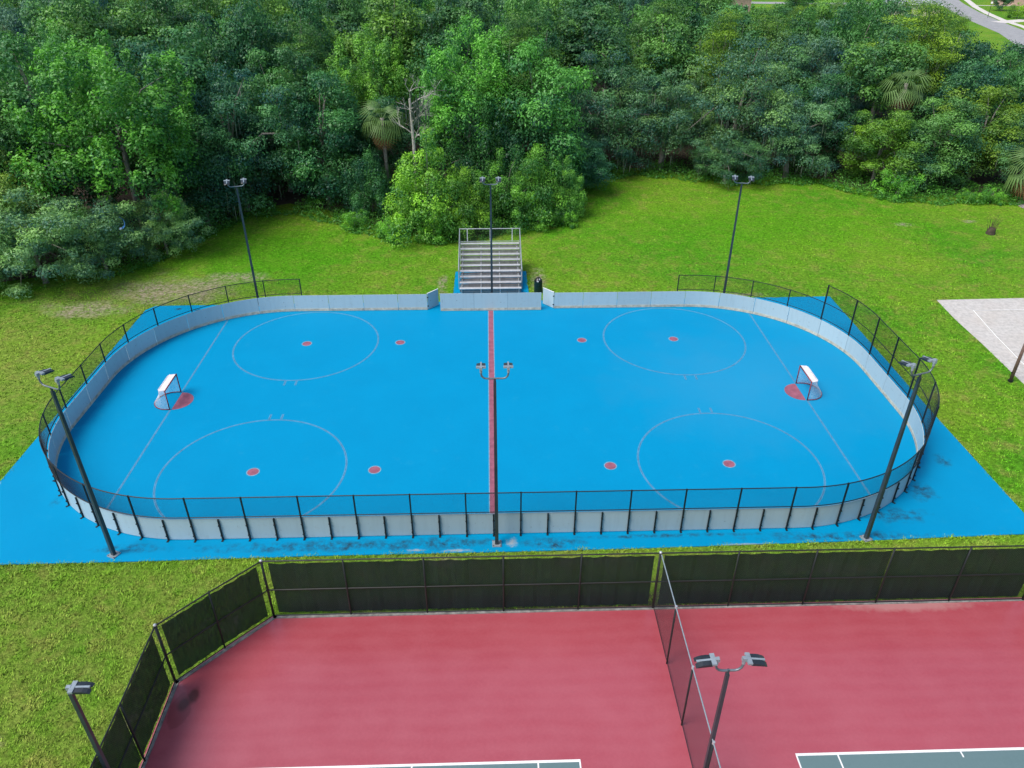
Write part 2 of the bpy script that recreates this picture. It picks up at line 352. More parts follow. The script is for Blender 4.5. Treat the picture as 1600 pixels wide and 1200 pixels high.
for sx in (-1, 1):
    for sy in (-1, 1):
        marking('face_off_circle', circle(sx * 11.94, sy * 6.647, sy), ('whiteline', 'fadered'))
        marking('face_off_spot', dot(sx * 11.94, sy * 6.647), ('ring', 'redline')); marking('face_off_spot', dot(sx * 5.914, sy * 6.647), ('ring', 'redline'))
    def crease(s):
        s.cur = 1; a0 = -math.pi / 2 if sx < 0 else math.pi / 2; s.ring(sx * 18.03 - sx * .056, 0, 0.001, .9, ZL, 40, a0, a0 + math.pi)
    marking('goal_crease', crease)

# tennis courts
COURT = [(-11.62, -45), (-11.62, -18.75), (-8.72, -15.78), (21.5, -15.72), (24.5, -18.7), (24.5, -45)]
s = MB(); s.prism(COURT, Z0 - .1, -.01); court = tag(s.build('tennis_court', 'red'), kind='structure')
for x0 in (-8.25, 9.88):
    s = MB(); s.sheet([(x0, -45), (x0 + 10.97, -45), (x0 + 10.97, -22.17), (x0, -22.17)], -.006); s.build('playing_area', 'green', court)
    s = MB(); z = -.002
    def ln(a, b, c, d): s.sheet([(a, b), (c, b), (c, d), (a, d)], z)
    ln(x0 - .02, -22.23, x0 + 10.99, -22.14)
    for q in (0, 1.37, 9.6, 10.97): ln(x0 + q - .025, -45, x0 + q + .025, -22.23)
    ln(x0 + 5.46, -22.43, x0 + 5.51, -22.23); s.build('court_line', 'tennisline', court)
s = MB(); CURB = [(-11.62, -45), (-11.62, -18.75), (-8.72, -15.78), (21.5, -15.72), (24.5, -18.7)]
for (ax, ay), (bx, by) in zip(CURB, CURB[1:]):
    d = Vector((bx - ax, by - ay, 0)); nrm = Vector((d.y, -d.x, 0)).normalized(); s.box(((ax + bx) / 2 + nrm.x * .13, (ay + by) / 2 + nrm.y * .13, -.05), (d.length + .02, .13, .13), Matrix.Rotation(math.atan2(d.y, d.x), 3, 'Z'))
s.build('concrete_edging', 'concrete', court)
def blob(cx, cy, rx, ry, rot, z, seed, n=40):
    rg = random.Random(seed); ph = [rg.uniform(0, 6.3) for _ in range(4)]; pl = []
    for i in range(n):
        a = 2 * math.pi * i / n; k = 1 + .12 * math.sin(2 * a + ph[0]) + .1 * math.sin(3 * a + ph[1]) + .05 * math.sin(7 * a + ph[2])
        x, y = rx * k * math.cos(a), ry * k * math.sin(a); pl.append((cx + x * math.cos(rot) - y * math.sin(rot), cy + x * math.sin(rot) + y * math.cos(rot)))
    s = MB(); s.sheet(pl, z); return s
# sand volleyball court at the right
SAND = [(31.45, -6), (31.6, .9), (31.9, 5.5), (32.0, 9), (32.3, 12.12), (45, 12.4), (52, 12.6), (52, -6)]
s = MB(); s.prism(SAND, Z0 - .1, Z0 + .02); tag(s.build('sand_court', 'sand'), kind='structure')
rp = thing('boundary_rope', 'white rope marking the boundary of the sand volleyball court', 'rope')
s = MB(); s.tube([(33.95, 10.3, .0), (41, 10.32, .0), (48, 10.4, 0)], .018, 6); s.build('rope_line', 'rope', rp)
s = MB(); s.tube([(33.95, 10.3, .01), (33.35, 6.4, 0), (32.92, 2.72, .01), (32.3, -3, 0)], .026, 6); s.build('rope_line', 'rope', rp)
vp = thing('net_post', 'brown wooden net post at the edge of the sand court', 'post', (30.95, .88, Z0))
s = MB(); s.tube([(0, 0, 0), (0, 0, 1.5), (0, 0, 2.6)], [.1, .095, .085], 12); s.build('shaft', 'wood', vp, True)
s = MB(); s.tube([(0, 0, 0), (0, 0, .12)], .14, 10); s.build('footing', 'black', vp)
s = MB(); s.box((-.11, 0, .62), (.06, .06, .08)); s.build('winch', 'black', vp)
# planting bed at the far right edge
s = blob(53.2, 31.6, 2.4, 2.6, 0, Z0 + .03, 9); tag(s.build('planting_bed', 'bed'), kind='structure')

# ------------------------------------------------------------------ rink boards
CX, CY, RC, RM = 13.6, 2.35, 9.05, 9.1
A = math.pi / 2 * RM
SEG = [CX, A, 2 * CY, A, 2 * CX, A, 2 * CY, A, CX]; LT = sum(SEG)
def peri(s_, off=0.):
    """point and outward normal on the boards' line; s=0 at the middle of the near side, counter-clockwise"""
    s_ %= LT
    if s_ < CX: return Vector((s_, -CY - RC - off, 0)), Vector((0, -1, 0))
    s_ -= CX
    for (cx, cy, a0, ln_, sx, sy) in ((CX, -CY, -90, 2 * CY, 1, 0), (CX, CY, 0, 2 * CX, 0, 1), (-CX, CY, 90, 2 * CY, -1, 0), (-CX, -CY, 180, CX, 0, -1)):
        if s_ < A:
            t = R(a0) + s_ / RM; nv = Vector((math.cos(t), math.sin(t), 0)); return Vector((cx, cy, 0)) + nv * (RC + off), nv
        s_ -= A
        if s_ < ln_ or sy == -1:
            nv = Vector((sx, sy, 0)); d = Vector((-nv.y, nv.x, 0)); return Vector((cx, cy, 0)) + nv * (RC + off) + d * s_, nv
        s_ -= ln_
def curved(s0, s1, off0, off1, z0, z1, step=.4):
    """a wall-like strip that follows the boards' line"""
    n = max(1, int(math.ceil(abs(s1 - s0) / step))); mb = MB(); vs = []
    for i in range(n + 1):
        t = s0 + (s1 - s0) * i / n; a, _ = peri(t, off0); b, _ = peri(t, off1)
        vs += [(a.x, a.y, z0), (b.x, b.y, z0), (b.x, b.y, z1), (a.x, a.y, z1)]
    fs = [(4 * i + k, 4 * i + 4 + k, 4 * i + 4 + (k + 1) % 4, 4 * i + (k + 1) % 4) for i in range(n) for k in range(4)] + [(0, 1, 2, 3), (4 * n + 3, 4 * n + 2, 4 * n + 1, 4 * n)]
    mb.add(vs, fs); return mb
HB = 1.2
boards = thing('dasher_boards', 'white dasher boards forming the rounded wall around the blue rink', 'boards')
joints = [-56.05] + [-1.2 - 2.4 * k for k in range(22, -1, -1)] + [1.2 + 2.4 * k for k in range(23)] + [56.05]
for s0, s1 in zip(joints, joints[1:]):
    p_ = curved(s0 + .014, s1 - .014, 0, .03, .03, HB).build('panel', 'board', boards)
    curved(s0 + .012, s1 - .012, -.014, -.001, .02, .2).build('kick_plate', 'kick', p_)
def upright(mb, s_, off, wd, z0, z1):
    c, nv = peri(s_, off); mb.box((c.x, c.y, (z0 + z1) / 2), (wd, wd, z1 - z0), Matrix.Rotation(math.atan2(nv.y, nv.x), 3, 'Z'))
for k in range(-46, 47):
    if k % 2: continue
    mb = MB(); upright(mb, 1.2 * k, .065, .06, 0, HB - .02); c, nv = peri(1.2 * k, .1)
    for zz in (.28, .85): mb.box((c.x, c.y, zz), (.07, .08, .04), Matrix.Rotation(math.atan2(nv.y, nv.x), 3, 'Z'))
    mb.box((c.x + nv.x * .03, c.y + nv.y * .03, .01), (.14, .09, .02), Matrix.Rotation(math.atan2(nv.y, nv.x), 3, 'Z')); mb.build('post', 'black', boards)
# two short gate leaves swung back either side of the team opening, and the free-standing board before it
for sx in (-1, 1):
    x0, x1, y0, y1 = sx * 4.42, sx * 3.72, 11.43, 12.2; d = Vector((x1 - x0, y1 - y0, 0)); Mz = Matrix.Rotation(math.atan2(d.y, d.x), 3, 'Z')
    mb = MB(); mb.box(((x0 + x1) / 2, (y0 + y1) / 2, .63), (d.length, .035, 1.2), Mz); g = mb.build('gate_leaf', 'board', boards)
    mb = MB(); mb.box(((x0 + x1) / 2, (y0 + y1) / 2 , 1.245), (d.length + .02, .06, .026), Mz); mb.build('cap', 'trim', g)
    mb = MB()
    for zz in (.3, .95): mb.box((x0 - sx * .02, y0 - .035, zz), (.1, .03, .07))
    mb.build('hinge', 'black', g)
cb = thing('centre_board', 'free-standing white board screening the bleacher opening at the centre line', 'boards')
for i in range(3):
    mb = MB(); mb.box((-3.53 + 7.06 * (i + .5) / 3, 11.2, .68), (7.06 / 3 - .012, .035, 1.3)); p_ = mb.build('panel', 'board', cb)
    mb = MB(); mb.box((-3.53 + 7.06 * (i + .5) / 3, 11.175, .11), (7.06 / 3 - .02, .012, .18)); mb.build('kick_plate', 'kick', p_)
for i in range(7):
    mb = MB(); mb.box((-3.45 + 6.9 * i / 6, 11.26, .67), (.06, .08, 1.32)); mb.build('post', 'black', cb)

# ------------------------------------------------------------------ chain link
def chain(path, z0, z1, pitch=.072, rw=.0042, seg=None):
    """woven diamond wires in the strip path(u), u in 0..L"""
    L, fn, n_sub = path; H = z1 - z0; mb_v = []; mb_f = []; k = 0
    def wire(us, zs):
        nonlocal k
        for i, (u, z) in enumerate(zip(us, zs)):
            c, nv = fn(u); t = Vector((-nv.y, nv.x, 0))
            for q in range(3):
                a = 2 * math.pi * q / 3; d = nv * math.cos(a) + Vector((0, 0, 1)) * math.sin(a) * .7 + t * math.sin(a) * .7
                mb_v.append((c.x + d.x * rw, c.y + d.y * rw, z + d.z * rw))
        for i in range(len(us) - 1):
            for q in range(3): mb_f.append((k + 3 * i + q, k + 3 * i + (q + 1) % 3, k + 3 * i + 3 + (q + 1) % 3, k + 3 * i + 3 + q))
        k += 3 * len(us)
    n = int((L + H) / pitch)
    for i in range(n):
        a = -H + i * pitch
        for flip in (0, 1):
            u0, u1 = max(a, 0), min(a + H, L)
            if u1 - u0 < .02: continue
            us = [u0 + (u1 - u0) * j / n_sub for j in range(n_sub + 1)]
            zs = [z0 + (u - a) if not flip else z1 - (u - a) for u in us]
            wire(us, zs)
    me = np_mesh('chain_link', np.array(mb_v), np.array(mb_f), 'black'); return me
def rail_along(ss, off, z, r):
    mb = MB(); mb.tube([(*(peri(t, off)[0].xy), z) for t in ss], r, 6); return mb
def rink_fence(root, posts, z0, z1, top, rails, wide=.06):
    for t in posts:
        mb = MB(); upright(mb, t, .068, wide, 0, top + .03); c, nv = peri(t, .105)
        for zz in (.28, .85): mb.box((c.x, c.y, zz), (.07, .08, .04), Matrix.Rotation(math.atan2(nv.y, nv.x), 3, 'Z'))
        c2, _ = peri(t, .14); mb.box((c2.x, c2.y, .01), (.14, .09, .02), Matrix.Rotation(math.atan2(nv.y, nv.x), 3, 'Z'))
        mb.build('post', 'black', root)
    lo, hi = posts[0], posts[-1]; n = int((hi - lo) / .3)
    for z, r in rails: rail_along([lo + (hi - lo) * i / n for i in range(n + 1)], .068, z, r).build('rail', 'black', root)
    for a, b_ in zip(posts, posts[1:]):
        straight = abs(peri(a)[1].dot(peri(b_)[1]) - 1) < 1e-6
        o = link('chain_link', chain((b_ - a, lambda u, a=a: peri(a + u, .068), 1 if straight else 5), z0, z1), root); o['kind'] = 'stuff'
near = [1.2 + 2.4 * k for k in range(10)]              # up to the tall corner post at 22.8
left = [-1.2 - 2.4 * k for k in range(6)]
left += [left[-1] - (47.4 + left[-1]) * j / 14 for j in range(1, 15)]
fa = thing('rink_fence', 'low black chain-link fence on the boards along the near side and left end', 'fence')
rink_fence(fa, sorted(left) + near, 1.33, 2.38, 2.4, ((2.4, .026), (1.32, .024)))
fb = thing('rink_fence', 'low black chain-link fence on the boards at the far right corner', 'fence')
rink_fence(fb, [37.3 + (47.4 - 37.3) * j / 4 for j in range(1, 5)], 1.33, 2.38, 2.4, ((2.4, .026), (1.32, .024)))
q = chain((2.45, lambda u: peri(37.3 + u, .068), 5), 1.33, 2.38); o = link('chain_link', q, fb); o['kind'] = 'stuff'
rail_along([37.3 + .25 * i for i in range(11)], .068, 2.4, .026).build('rail', 'black', fb)
rail_along([37.3 + .25 * i for i in range(11)], .068, 1.32, .024).build('rail', 'black', fb)
fc = thing('end_fence', 'tall black chain-link fence behind the right end of the rink', 'fence')
rink_fence(fc, [22.86 + (37.3 - 22.86) * j / 6 for j in range(7)], 1.33, 3.58, 3.6, ((3.6, .026), (2.4, .024), (1.32, .024)), .07)

# ------------------------------------------------------------------ light poles
def lamp_head(name, parent, loc, rz, tilt=.0):
    """flat flood light reaching out along local +x"""
    h = link(name, None, parent, loc); h.rotation_euler = (0, tilt, rz)
    return h
def head_meshes():
    b = MB(); n = 10
    for sy in (-1, 1):
        prof = [(.17, -.03), (.17, .05), (.3, .06), (.45, .055), (.58, .02), (.66, -.03)]
        vs = [(x, sy * .035, z) for x, z in prof] + [(x, sy * .185, z - .02) for x, z in prof]; k = len(prof)
        fs = [tuple(range(k)), tuple(range(k, 2 * k))[::-1]] + [(i, i + k, (i + 1) % k + k, (i + 1) % k) for i in range(k)]
        b.add(vs, fs)
    body = b.mesh('lamp_housing', 'lampdark')
    b = MB(); b.box((.38, 0, .03), (.46, .066, .05)); b.box((.12, 0, .03), (.14, .4, .07)); b.box((0, 0, .01), (.14, .11, .13)); br = b.mesh('bracket', 'lampgrey')
    b = MB(); b.box((.4, 0, -.04), (.4, .34, .014)); lens = b.mesh('lens', 'glassd')
    return body, br, lens
HB_, HBR, HL = head_meshes()
def add_head(root, loc, rz, tilt):
    for nme, me in (('lamp_housing', HB_), ('bracket', HBR), ('lens', HL)):
        if nme == 'lamp_housing': o = link('lamp_head', me, root, loc); o.rotation_euler = (0, tilt, rz); hd = o; o.scale = (.92,) * 3
        else: link(nme, me, hd)
def light_pole(label, x, y, h, rz, w0, w1, style, group=None, z=0):
    root = thing('light_pole', label, 'light pole', (x, y, z), rz, group)
    b = MB(); q = 4; b.tube([(0, 0, .03), (0, 0, h * .5), (0, 0, h - .12)], [w0 * .7, (w0 + w1) * .35, w1 * .7], 4, True, math.pi / 4)
    b.build('shaft', 'pole', root)
    b = MB(); b.tube([(0, 0, h - .2), (0, 0, h + .05)], w1 * .42, 8); b.build('tenon', 'pole', root)
    b = MB(); b.box((0, 0, .02), (.4, .4, .04)); bp = b.build('base_plate', 'lampgrey', root)
    b = MB()
    for sx in (-1, 1):
        for sy in (-1, 1): b.tube([(sx * .16, sy * .16, .04), (sx * .16, sy * .16, .1)], .02, 6)
    b.build('anchor_bolt', 'bolt', bp)
    if style == 'single':
        add_head(root, (.02, 0, h + .1), 0, 0); return root
    wd = .52 if style == 'rink' else .37
    pts = [(-wd, 0, h + .42), (-wd, 0, h + .26)] + [(-wd + .2 * (1 - math.cos(t)), 0, h + .26 - .22 * math.sin(t)) for t in (R(30), R(60), R(90))]
    pts = pts + [(-p[0], 0, p[2]) for p in pts[::-1]]
    if style == 'tennis': pts = [(p[0] * 1.0, 0, p[2] - .02) for p in pts]
    b = MB(); b.tube(pts, .036, 8); b.build('arm', 'arm', root, True)
    for sx in (-1, 1):
        b = MB(); b.tube([(sx * wd, 0, h + .3), (sx * wd, 0, h + .46)], .05, 8); b.build('arm_socket', 'lampgrey', root)
        add_head(root, (sx * wd, 0, h + .47), math.pi / 2 if style == 'rink' else (0 if sx > 0 else math.pi), .12)
    return root
G1 = 'flood light poles around the rink'
light_pole('dark light pole by the near left corner of the rink', -16.44, -12.27, 8.5, R(-25), .16, .11, 'rink', G1)
light_pole('dark light pole in front of the centre line on the near side', .125, -12.07, 8.5, 0, .16, .11, 'rink', G1)
light_pole('dark light pole by the near right corner of the rink', 16.55, -12.18, 8.5, R(18), .16, .11, 'rink', G1)
light_pole('dark light pole beyond the far left corner of the rink', -16.48, 12.49, 8.5, R(180 + 15), .16, .11, 'rink', G1, 0)
light_pole('dark light pole standing in front of the bleachers', .09, 12.53, 8.5, R(180), .16, .11, 'rink', G1, 0)
light_pole('dark light pole beyond the far right corner of the rink', 16.75, 12.41, 8.5, R(180 - 12), .16, .11, 'rink', G1, 0)
G2 = 'flood light poles of the tennis courts'
light_pole('dark double-headed light pole in line with the tennis divider fence', 6.36, -23.42, 6.0, 0, .13, .1, 'tennis', G2, -.01)
light_pole('dark single-headed light pole at the left side of the tennis court', -11.42, -23.42, 5.85, 0, .13, .1, 'single', G2, -.01)

# ------------------------------------------------------------------ goals
def goal(label, x, sx):
    root = thing('hockey_goal', label, 'goal', (x, 0, 0.005), 0 if sx > 0 else math.pi, 'hockey goals')
    W, H, D, DT = .92, 1.22, 1.12, .42
    for s_ in (-1, 1):
        b = MB(); b.tube([(0, s_ * W, 0), (0, s_ * W, H)], .032, 8); b.build('post', 'goalred', root, True)
    b = MB(); b.tube([(0, -W - .03, H), (0, W + .03, H)], .032, 8); b.build('crossbar', 'goalred', root, True)
    base = [(0, -W)] + [(.25 + (D - .25) * math.sin(t), -W * math.cos(t)) for t in [math.pi * i / 14 for i in range(15)]] + [(0, W)]
    b = MB(); b.tube([(x_, y_, .03) for x_, y_ in base], .026, 6); b.build('base_frame', 'goalred', root, True)
    top = [(0, -W), (DT * .8, -W * .93), (DT, -W * .8), (DT, W * .8), (DT * .8, W * .93), (0, W)]
    b = MB(); b.tube([(x_, y_, H) for x_, y_ in top], .022, 6); b.build('top_frame', 'pad', root, True)
    b = MB(); b.box((.2, 0, H + .012), (.34, 2 * W - .1, .02)); b.build('top_pad', 'pad', root)
    # net: cords between the top frame and the base frame
    def samp(pl, n):
        P = [Vector((*p, 0)) for p in pl]; ls = [(b_ - a).length for a, b_ in zip(P, P[1:])]; T = sum(ls); res = []
        for i in range(n + 1):
            t = T * i / n
            for l, a, b_ in zip(ls, P, P[1:]):
                if t <= l + 1e-9: res.append(a.lerp(b_, t / l)); break
                t -= l
            else: res.append(P[-1])
        return res
    n = 44; lo, hi = samp(base, n), samp(top, n); b = MB()
    for i in range(n + 1):
        a, c = lo[i] + Vector((0, 0, .04)), hi[i] + Vector((0, 0, H)); mid = a.lerp(c, .5) + Vector((-.03, 0, -.03)); b.tube([a, mid, c], .004, 3, False)
    for j in range(1, 16):
        f = j / 16; b.tube([(lo[i] + Vector((0, 0, .04))).lerp(hi[i] + Vector((0, 0, H)), f) + Vector((-.03, 0, -.03)) * (1 - abs(2 * f - 1)) for i in range(0, n + 1, 2)], .004, 3, False)
    o = b.build('net', 'net', root); o['kind'] = 'stuff'
goal('red-framed hockey goal with white net at the left end', -18.05, -1)
goal('red-framed hockey goal with white net at the right end', 18.03, 1)

# ------------------------------------------------------------------ bleachers
bl = thing('bleachers', 'aluminium bleachers with nine rows facing the rink centre line', 'bleachers', (0, 0, 0))
BX0, BX1 = -2.27, 2.25
for i in range(9):
    y, z = 13.92 + .6 * i, .43 + .2 * i
    b = MB(); b.box(((BX0 + BX1) / 2, y + .12, z - .02), (BX1 - BX0, .25, .045)); pl = b.build('seat_plank', 'alu', bl)
    b = MB()
    for xe in (BX0 - .012, BX1 + .012): b.box((xe, y + .12, z - .02), (.02, .26, .055))
    b.build('end_cap', 'lampgrey', pl)
    if i < 8:
        b = MB(); b.box(((BX0 + BX1) / 2, y + .43, z - .07), (BX1 - BX0 - .02, .3, .04)); b.build('foot_plank', 'alushade', bl)
        b = MB(); b.box(((BX0 + BX1) / 2, y + .6, z + .03), (BX1 - BX0 - .04, .02, .14)); b.build('riser_plank', 'alushade', bl)
b = MB(); b.box(((BX0 + BX1) / 2, 14.02, .2), (BX1 - BX0 - .04, .02, .2)); b.build('riser_plank', 'alushade', bl)
for x in (-2.1, -.7, .7, 2.08):
    b = MB(); b.tube([(x, 13.95, .3), (x, 19.0, 1.9)], .035, 4); b.tube([(x, 13.95, 0), (x, 13.95, .35)], .03, 4); b.tube([(x, 16.3, .0), (x, 16.3, 1.05)], .03, 4); b.tube([(x, 18.95, -.03), (x, 18.95, 1.9)], .03, 4); b.tube([(x, 13.9, .04), (x, 19., .04)], .03, 4); b.tube([(x, 14.1, .1), (x, 18.9, 1.7)], .018, 4)
    for i in range(9): b.tube([(x, 13.98 + .6 * i, .3 + .19 * i), (x, 13.98 + .6 * i, .41 + .2 * i)], .022, 4)
    b.build('support_frame', 'galv', bl)
b = MB(); b.tube([(BX0 - .06, 14.7, 1.55), (BX0 - .06, 19.15, 3.08), (BX1 + .06, 19.15, 3.08), (BX1 + .06, 14.7, 1.55)], .035, 8); b.tube([(BX0 - .06, 14.7, 1.6), (BX0 - .06, 14.7, .1)], .03, 6); b.tube([(BX1 + .06, 14.7, 1.6), (BX1 + .06, 14.7, .1)], .03, 6)
b.tube([(BX0 - .06, 19.15, 2.06), (BX1 + .06, 19.15, 2.06)], .026, 6)
for x in (BX0 - .06, BX1 + .06): b.tube([(x, 14.7, .6), (x, 19.15, 2.06)], .022, 6); b.tube([(x, 19.15, 0), (x, 19.15, 3.1)], .03, 6); b.tube([(x, 17, 1.2), (x, 17, 2.33)], .024, 6)
b.build('guard_rail', 'galv', bl)
for x in (-1.75, .02, 1.72):
    b = MB(); b.box((x, 19.13, 2.55), (.06, .03, 1.05)); b.build('guard_post', 'alu', bl)
o = link('chain_link', chain((4.6, lambda u: (Vector((BX0 - .05 + u, 19.2, 0)), Vector((0, 1, 0))), 1), 2.06, 3.06, .075, .005), bl); o['kind'] = 'stuff'
for x in (BX0 - .06, BX1 + .06):
    me = chain((4.45, lambda u, x=x: (Vector((x, 14.7 + u, 0)), Vector((-1, 0, 0))), 1), 0, .95, .085)
    co = np.zeros(len(me.vertices) * 3, np.float32); me.vertices.foreach_get('co', co); co = co.reshape(-1, 3); co[:, 2] += .6 + (co[:, 1] - 14.7) * (1.46 / 4.45); me.vertices.foreach_set('co', co.ravel()); me.update()
    o = link('chain_link', me, bl); o['kind'] = 'stuff'

tb = thing('trash_bin', 'dark green slatted trash bin with black lid beside the bleachers', 'trash bin', (3.5, 14.25, Z0))
for i in range(22):
    a = 2 * math.pi * i / 22; b = MB(); b.box((.29 * math.cos(a), .29 * math.sin(a), .45), (.014, .06, .84), Matrix.Rotation(a, 3, 'Z')); b.build('slat', 'bin', tb)
b = MB(); b.tube([(0, 0, .05), (0, 0, .84)], .265, 16); b.build('liner', 'bag', tb)
for z in (.08, .84):
    b = MB(); b.tube([(0, 0, z), (0, 0, z + .05)], .305, 20); b.build('hoop', 'bin', tb)
b = MB(); b.tube([(0, 0, .9), (0, 0, .98), (0, 0, 1.08), (0, 0, 1.17), (0, 0, 1.2)], [.3, .28, .2, .1, .03], 16); b.build('lid', 'bag', tb, True)
b = MB(); b.box((.07, -.2, 1.08), (.07, .05, .14), Matrix.Rotation(.4, 3, 'X')); b.box((-.06, -.27, .97), (.14, .04, .08), Matrix.Rotation(.3, 3, 'Y')); b.build('bag_corner', 'paper', tb)

# ------------------------------------------------------------------ tennis court fences
tf = thing('court_fence', 'tall black chain-link fence with dark windscreen around the red tennis courts', 'fence')
FP = [(-11.5, -30.8), (-11.5, -27.8), (-11.5, -24.85), (-11.5, -21.8), (-11.55, -18.8), (-10.2, -17.35), (-8.72, -15.86)] + [(x, -15.85) for x in (-5.69, -2.67, .35, 3.32, 6.32, 9.34, 12.36, 15.34, 18.33, 21.38)] + [(22.9, -17.35), (24.35, -18.8), (24.35, -22)]
TERM = {(-11.55, -18.8), (-8.72, -15.86), (6.32, -15.85), (21.38, -15.85), (24.35, -18.8)}
HF = 2.98
for p in FP:
    b = MB(); r = .05 if p in TERM else .034; b.tube([(*p, -.05), (*p, HF + .02)], r, 8); po = b.build('post', 'black', tf, True)
    if p in TERM:
        b = MB(); b.tube([(*p, HF + .02), (*p, HF + .06), (*p, HF + .09)], [.06, .055, .02], 8); b.build('post_cap', 'galv', po)
for a, c in zip(FP, FP[1:]):
    a3, c3 = Vector((*a, 0)), Vector((*c, 0)); d = (c3 - a3); L = d.length; d.normalize(); nv = Vector((d.y, -d.x, 0))
    for z, r in ((HF, .028), (1.46, .028), (.06, .02)):
        b = MB(); b.tube([a3 + Vector((0, 0, z)), c3 + Vector((0, 0, z))], r, 6); b.build('rail', 'black', tf)
    o = link('chain_link', chain((L, lambda u: (a3 + d * u - nv * .044, nv), 1), .06, HF, .085, .003), tf); o['kind'] = 'stuff'
    g0 = .2 if a in TERM else -.0; g1 = .2 if c in TERM else 0.
    b = MB(); n = 18; vs = []
    for i in range(n + 1):
        u = g0 + (L - g0 - g1) * i / n; q = a3 + d * u + nv * (-.075 + .016 * math.sin(i * 1.3 + a[0]) + .008 * math.sin(i * 2.9)); sag = .03 * abs(math.sin(math.pi * i / 6))
        vs += [(q.x, q.y, .13), (q.x, q.y, 1.4), (q.x, q.y, HF - .19 - sag)]
    b.add(vs, [(3 * i + k, 3 * i + 3 + k, 3 * i + 4 + k, 3 * i + 1 + k) for i in range(n) for k in (0, 1)]); b.build('windscreen', 'screen', tf)
df = thing('divider_fence', 'black chain-link fence with pale top rail dividing the two tennis courts', 'fence')
DP = [(6.34, -18.5), (6.34, -21.0), (6.34, -23.6)]
for p in DP:
    b = MB(); b.tube([(*p, -.02), (*p, HF + .02)], .036, 8); po = b.build('post', 'black', df, True)
    b = MB(); b.tube([(*p, HF - .03), (*p, HF + .07)], .045, 8); b.build('post_cap', 'galv', po)
DP2 = [(6.34, -15.95)] + DP + [(6.34, -26.5)]
for a, c in zip(DP2, DP2[1:]):
    a3, c3 = Vector((*a, 0)), Vector((*c, 0)); d = (c3 - a3); L = d.length; d.normalize(); nv = Vector((d.y, -d.x, 0))
    b = MB(); b.tube([a3 + Vector((0, 0, HF)), c3 + Vector((0, 0, HF))], .022, 6); b.build('top_rail', 'galvd', df)
    b = MB(); b.tube([a3 + Vector((0, 0, .06)), c3 + Vector((0, 0, .06))], .012, 5); b.build('bottom_wire', 'black', df)
    o = link('chain_link', chain((L, lambda u: (a3 + d * u, nv), 1), .04, HF, .08, .0026), df); o['kind'] = 'stuff'

# ------------------------------------------------------------------ vegetation
RG = np.random.default_rng(7)
def unit(a): return a / np.maximum(np.linalg.norm(a, axis=1, keepdims=True), 1e-9)
def leaf_quads(C, O, size, tone, rg, aspect=.5, a=1., b=.35, c=.5, droop=None):
    N = len(C); n = unit(O * a + np.array([0, 0, 1.]) * b + rg.normal(size=(N, 3)) * c)
    t = rg.normal(size=(N, 3)) if droop is None else rg.normal(size=(N, 3)) * .5 + droop
    t = unit(t - n * (t * n).sum(1, keepdims=True)); bt = np.cross(n, t)
    L = (size * rg.uniform(.65, 1.35, N))[:, None]; W = L * aspect
    V = np.stack([C - t * L * .5, C + bt * W * .5 + n * W * .12, C + t * L * .5, C - bt * W * .5 + n * W * .12], 1).reshape(-1, 3)
    return V, np.repeat(np.clip(tone, 0, 1), 4)
def crown_pts(rg, R_, H, h0, ncl, rc, nleaf, flat=.7, low=-.55, shape='round', lobes=.22, tipbright=.0, leafsize=.3, aspect=.5, droop=None, inner=.25, upb=.75):
    d = unit(rg.normal(size=(ncl * 4, 3))); d = d[d[:, 2] > low][:ncl]; ncl = len(d)
    az = np.arctan2(d[:, 1], d[:, 0]); ph = rg.uniform(0, 6.3, 6)
    lob = 1 + lobes * (np.sin(2 * az + ph[0]) * .5 + np.sin(3 * az + ph[1] + 2 * d[:, 2]) * .5 + np.sin(5 * az + ph[2] + 4 * d[:, 2]) * .5)
    f = lob * np.where(rg.random(ncl) < inner, rg.uniform(.35, .75, ncl), rg.uniform(.8, 1.05, ncl))
    zc, hz = (H + h0) / 2, (H - h0) / 2 - rc * flat * .6
    C = np.stack([d[:, 0] * f * (R_ - rc * .6), d[:, 1] * f * (R_ - rc * .6), zc + d[:, 2] * np.minimum(f, 1.08) * hz], 1)
    if shape == 'cone':
        k = np.clip((H - C[:, 2]) / (H - h0), .1, 1) ** .7; C[:, :2] *= (.35 + .75 * k)[:, None]
    if shape == 'dome':
        C[:, 2] = h0 + np.abs(d[:, 2]) ** .8 * f * (H - h0 - rc * .4); C[:, :2] *= 1.0
    rcs = rc * rg.uniform(.65, 1.3, ncl); ct = np.clip(rg.normal(.38, .3, ncl), 0, 1)
    Vs, Ts = [], []
    idx = np.repeat(np.arange(ncl), nleaf); N = len(idx)
    e = unit(rg.normal(size=(N, 3)) + np.array([0, 0, upb])); rad = rcs[idx] * np.where(rg.random(N) < .82, rg.uniform(.84, 1.08, N), rg.uniform(.3, .84, N))
    fl = np.array([1, 1, flat]); sub = 1 + .3 * np.sin(e[:, 0] * 6 + idx) * np.sin(e[:, 1] * 6 + 2 * idx) + .12 * np.sin(e[:, 2] * 11 + idx)
    P = C[idx] + e * (rad * sub)[:, None] * fl
    keep = P[:, 2] > .06
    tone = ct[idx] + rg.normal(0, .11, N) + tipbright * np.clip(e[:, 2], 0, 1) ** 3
    dr = None if droop is None else np.tile(np.array(droop, float), (keep.sum(), 1))
    V, T = leaf_quads(P[keep], e[keep], leafsize, tone[keep], rg, aspect, droop=dr)
    return V, T, C, rcs
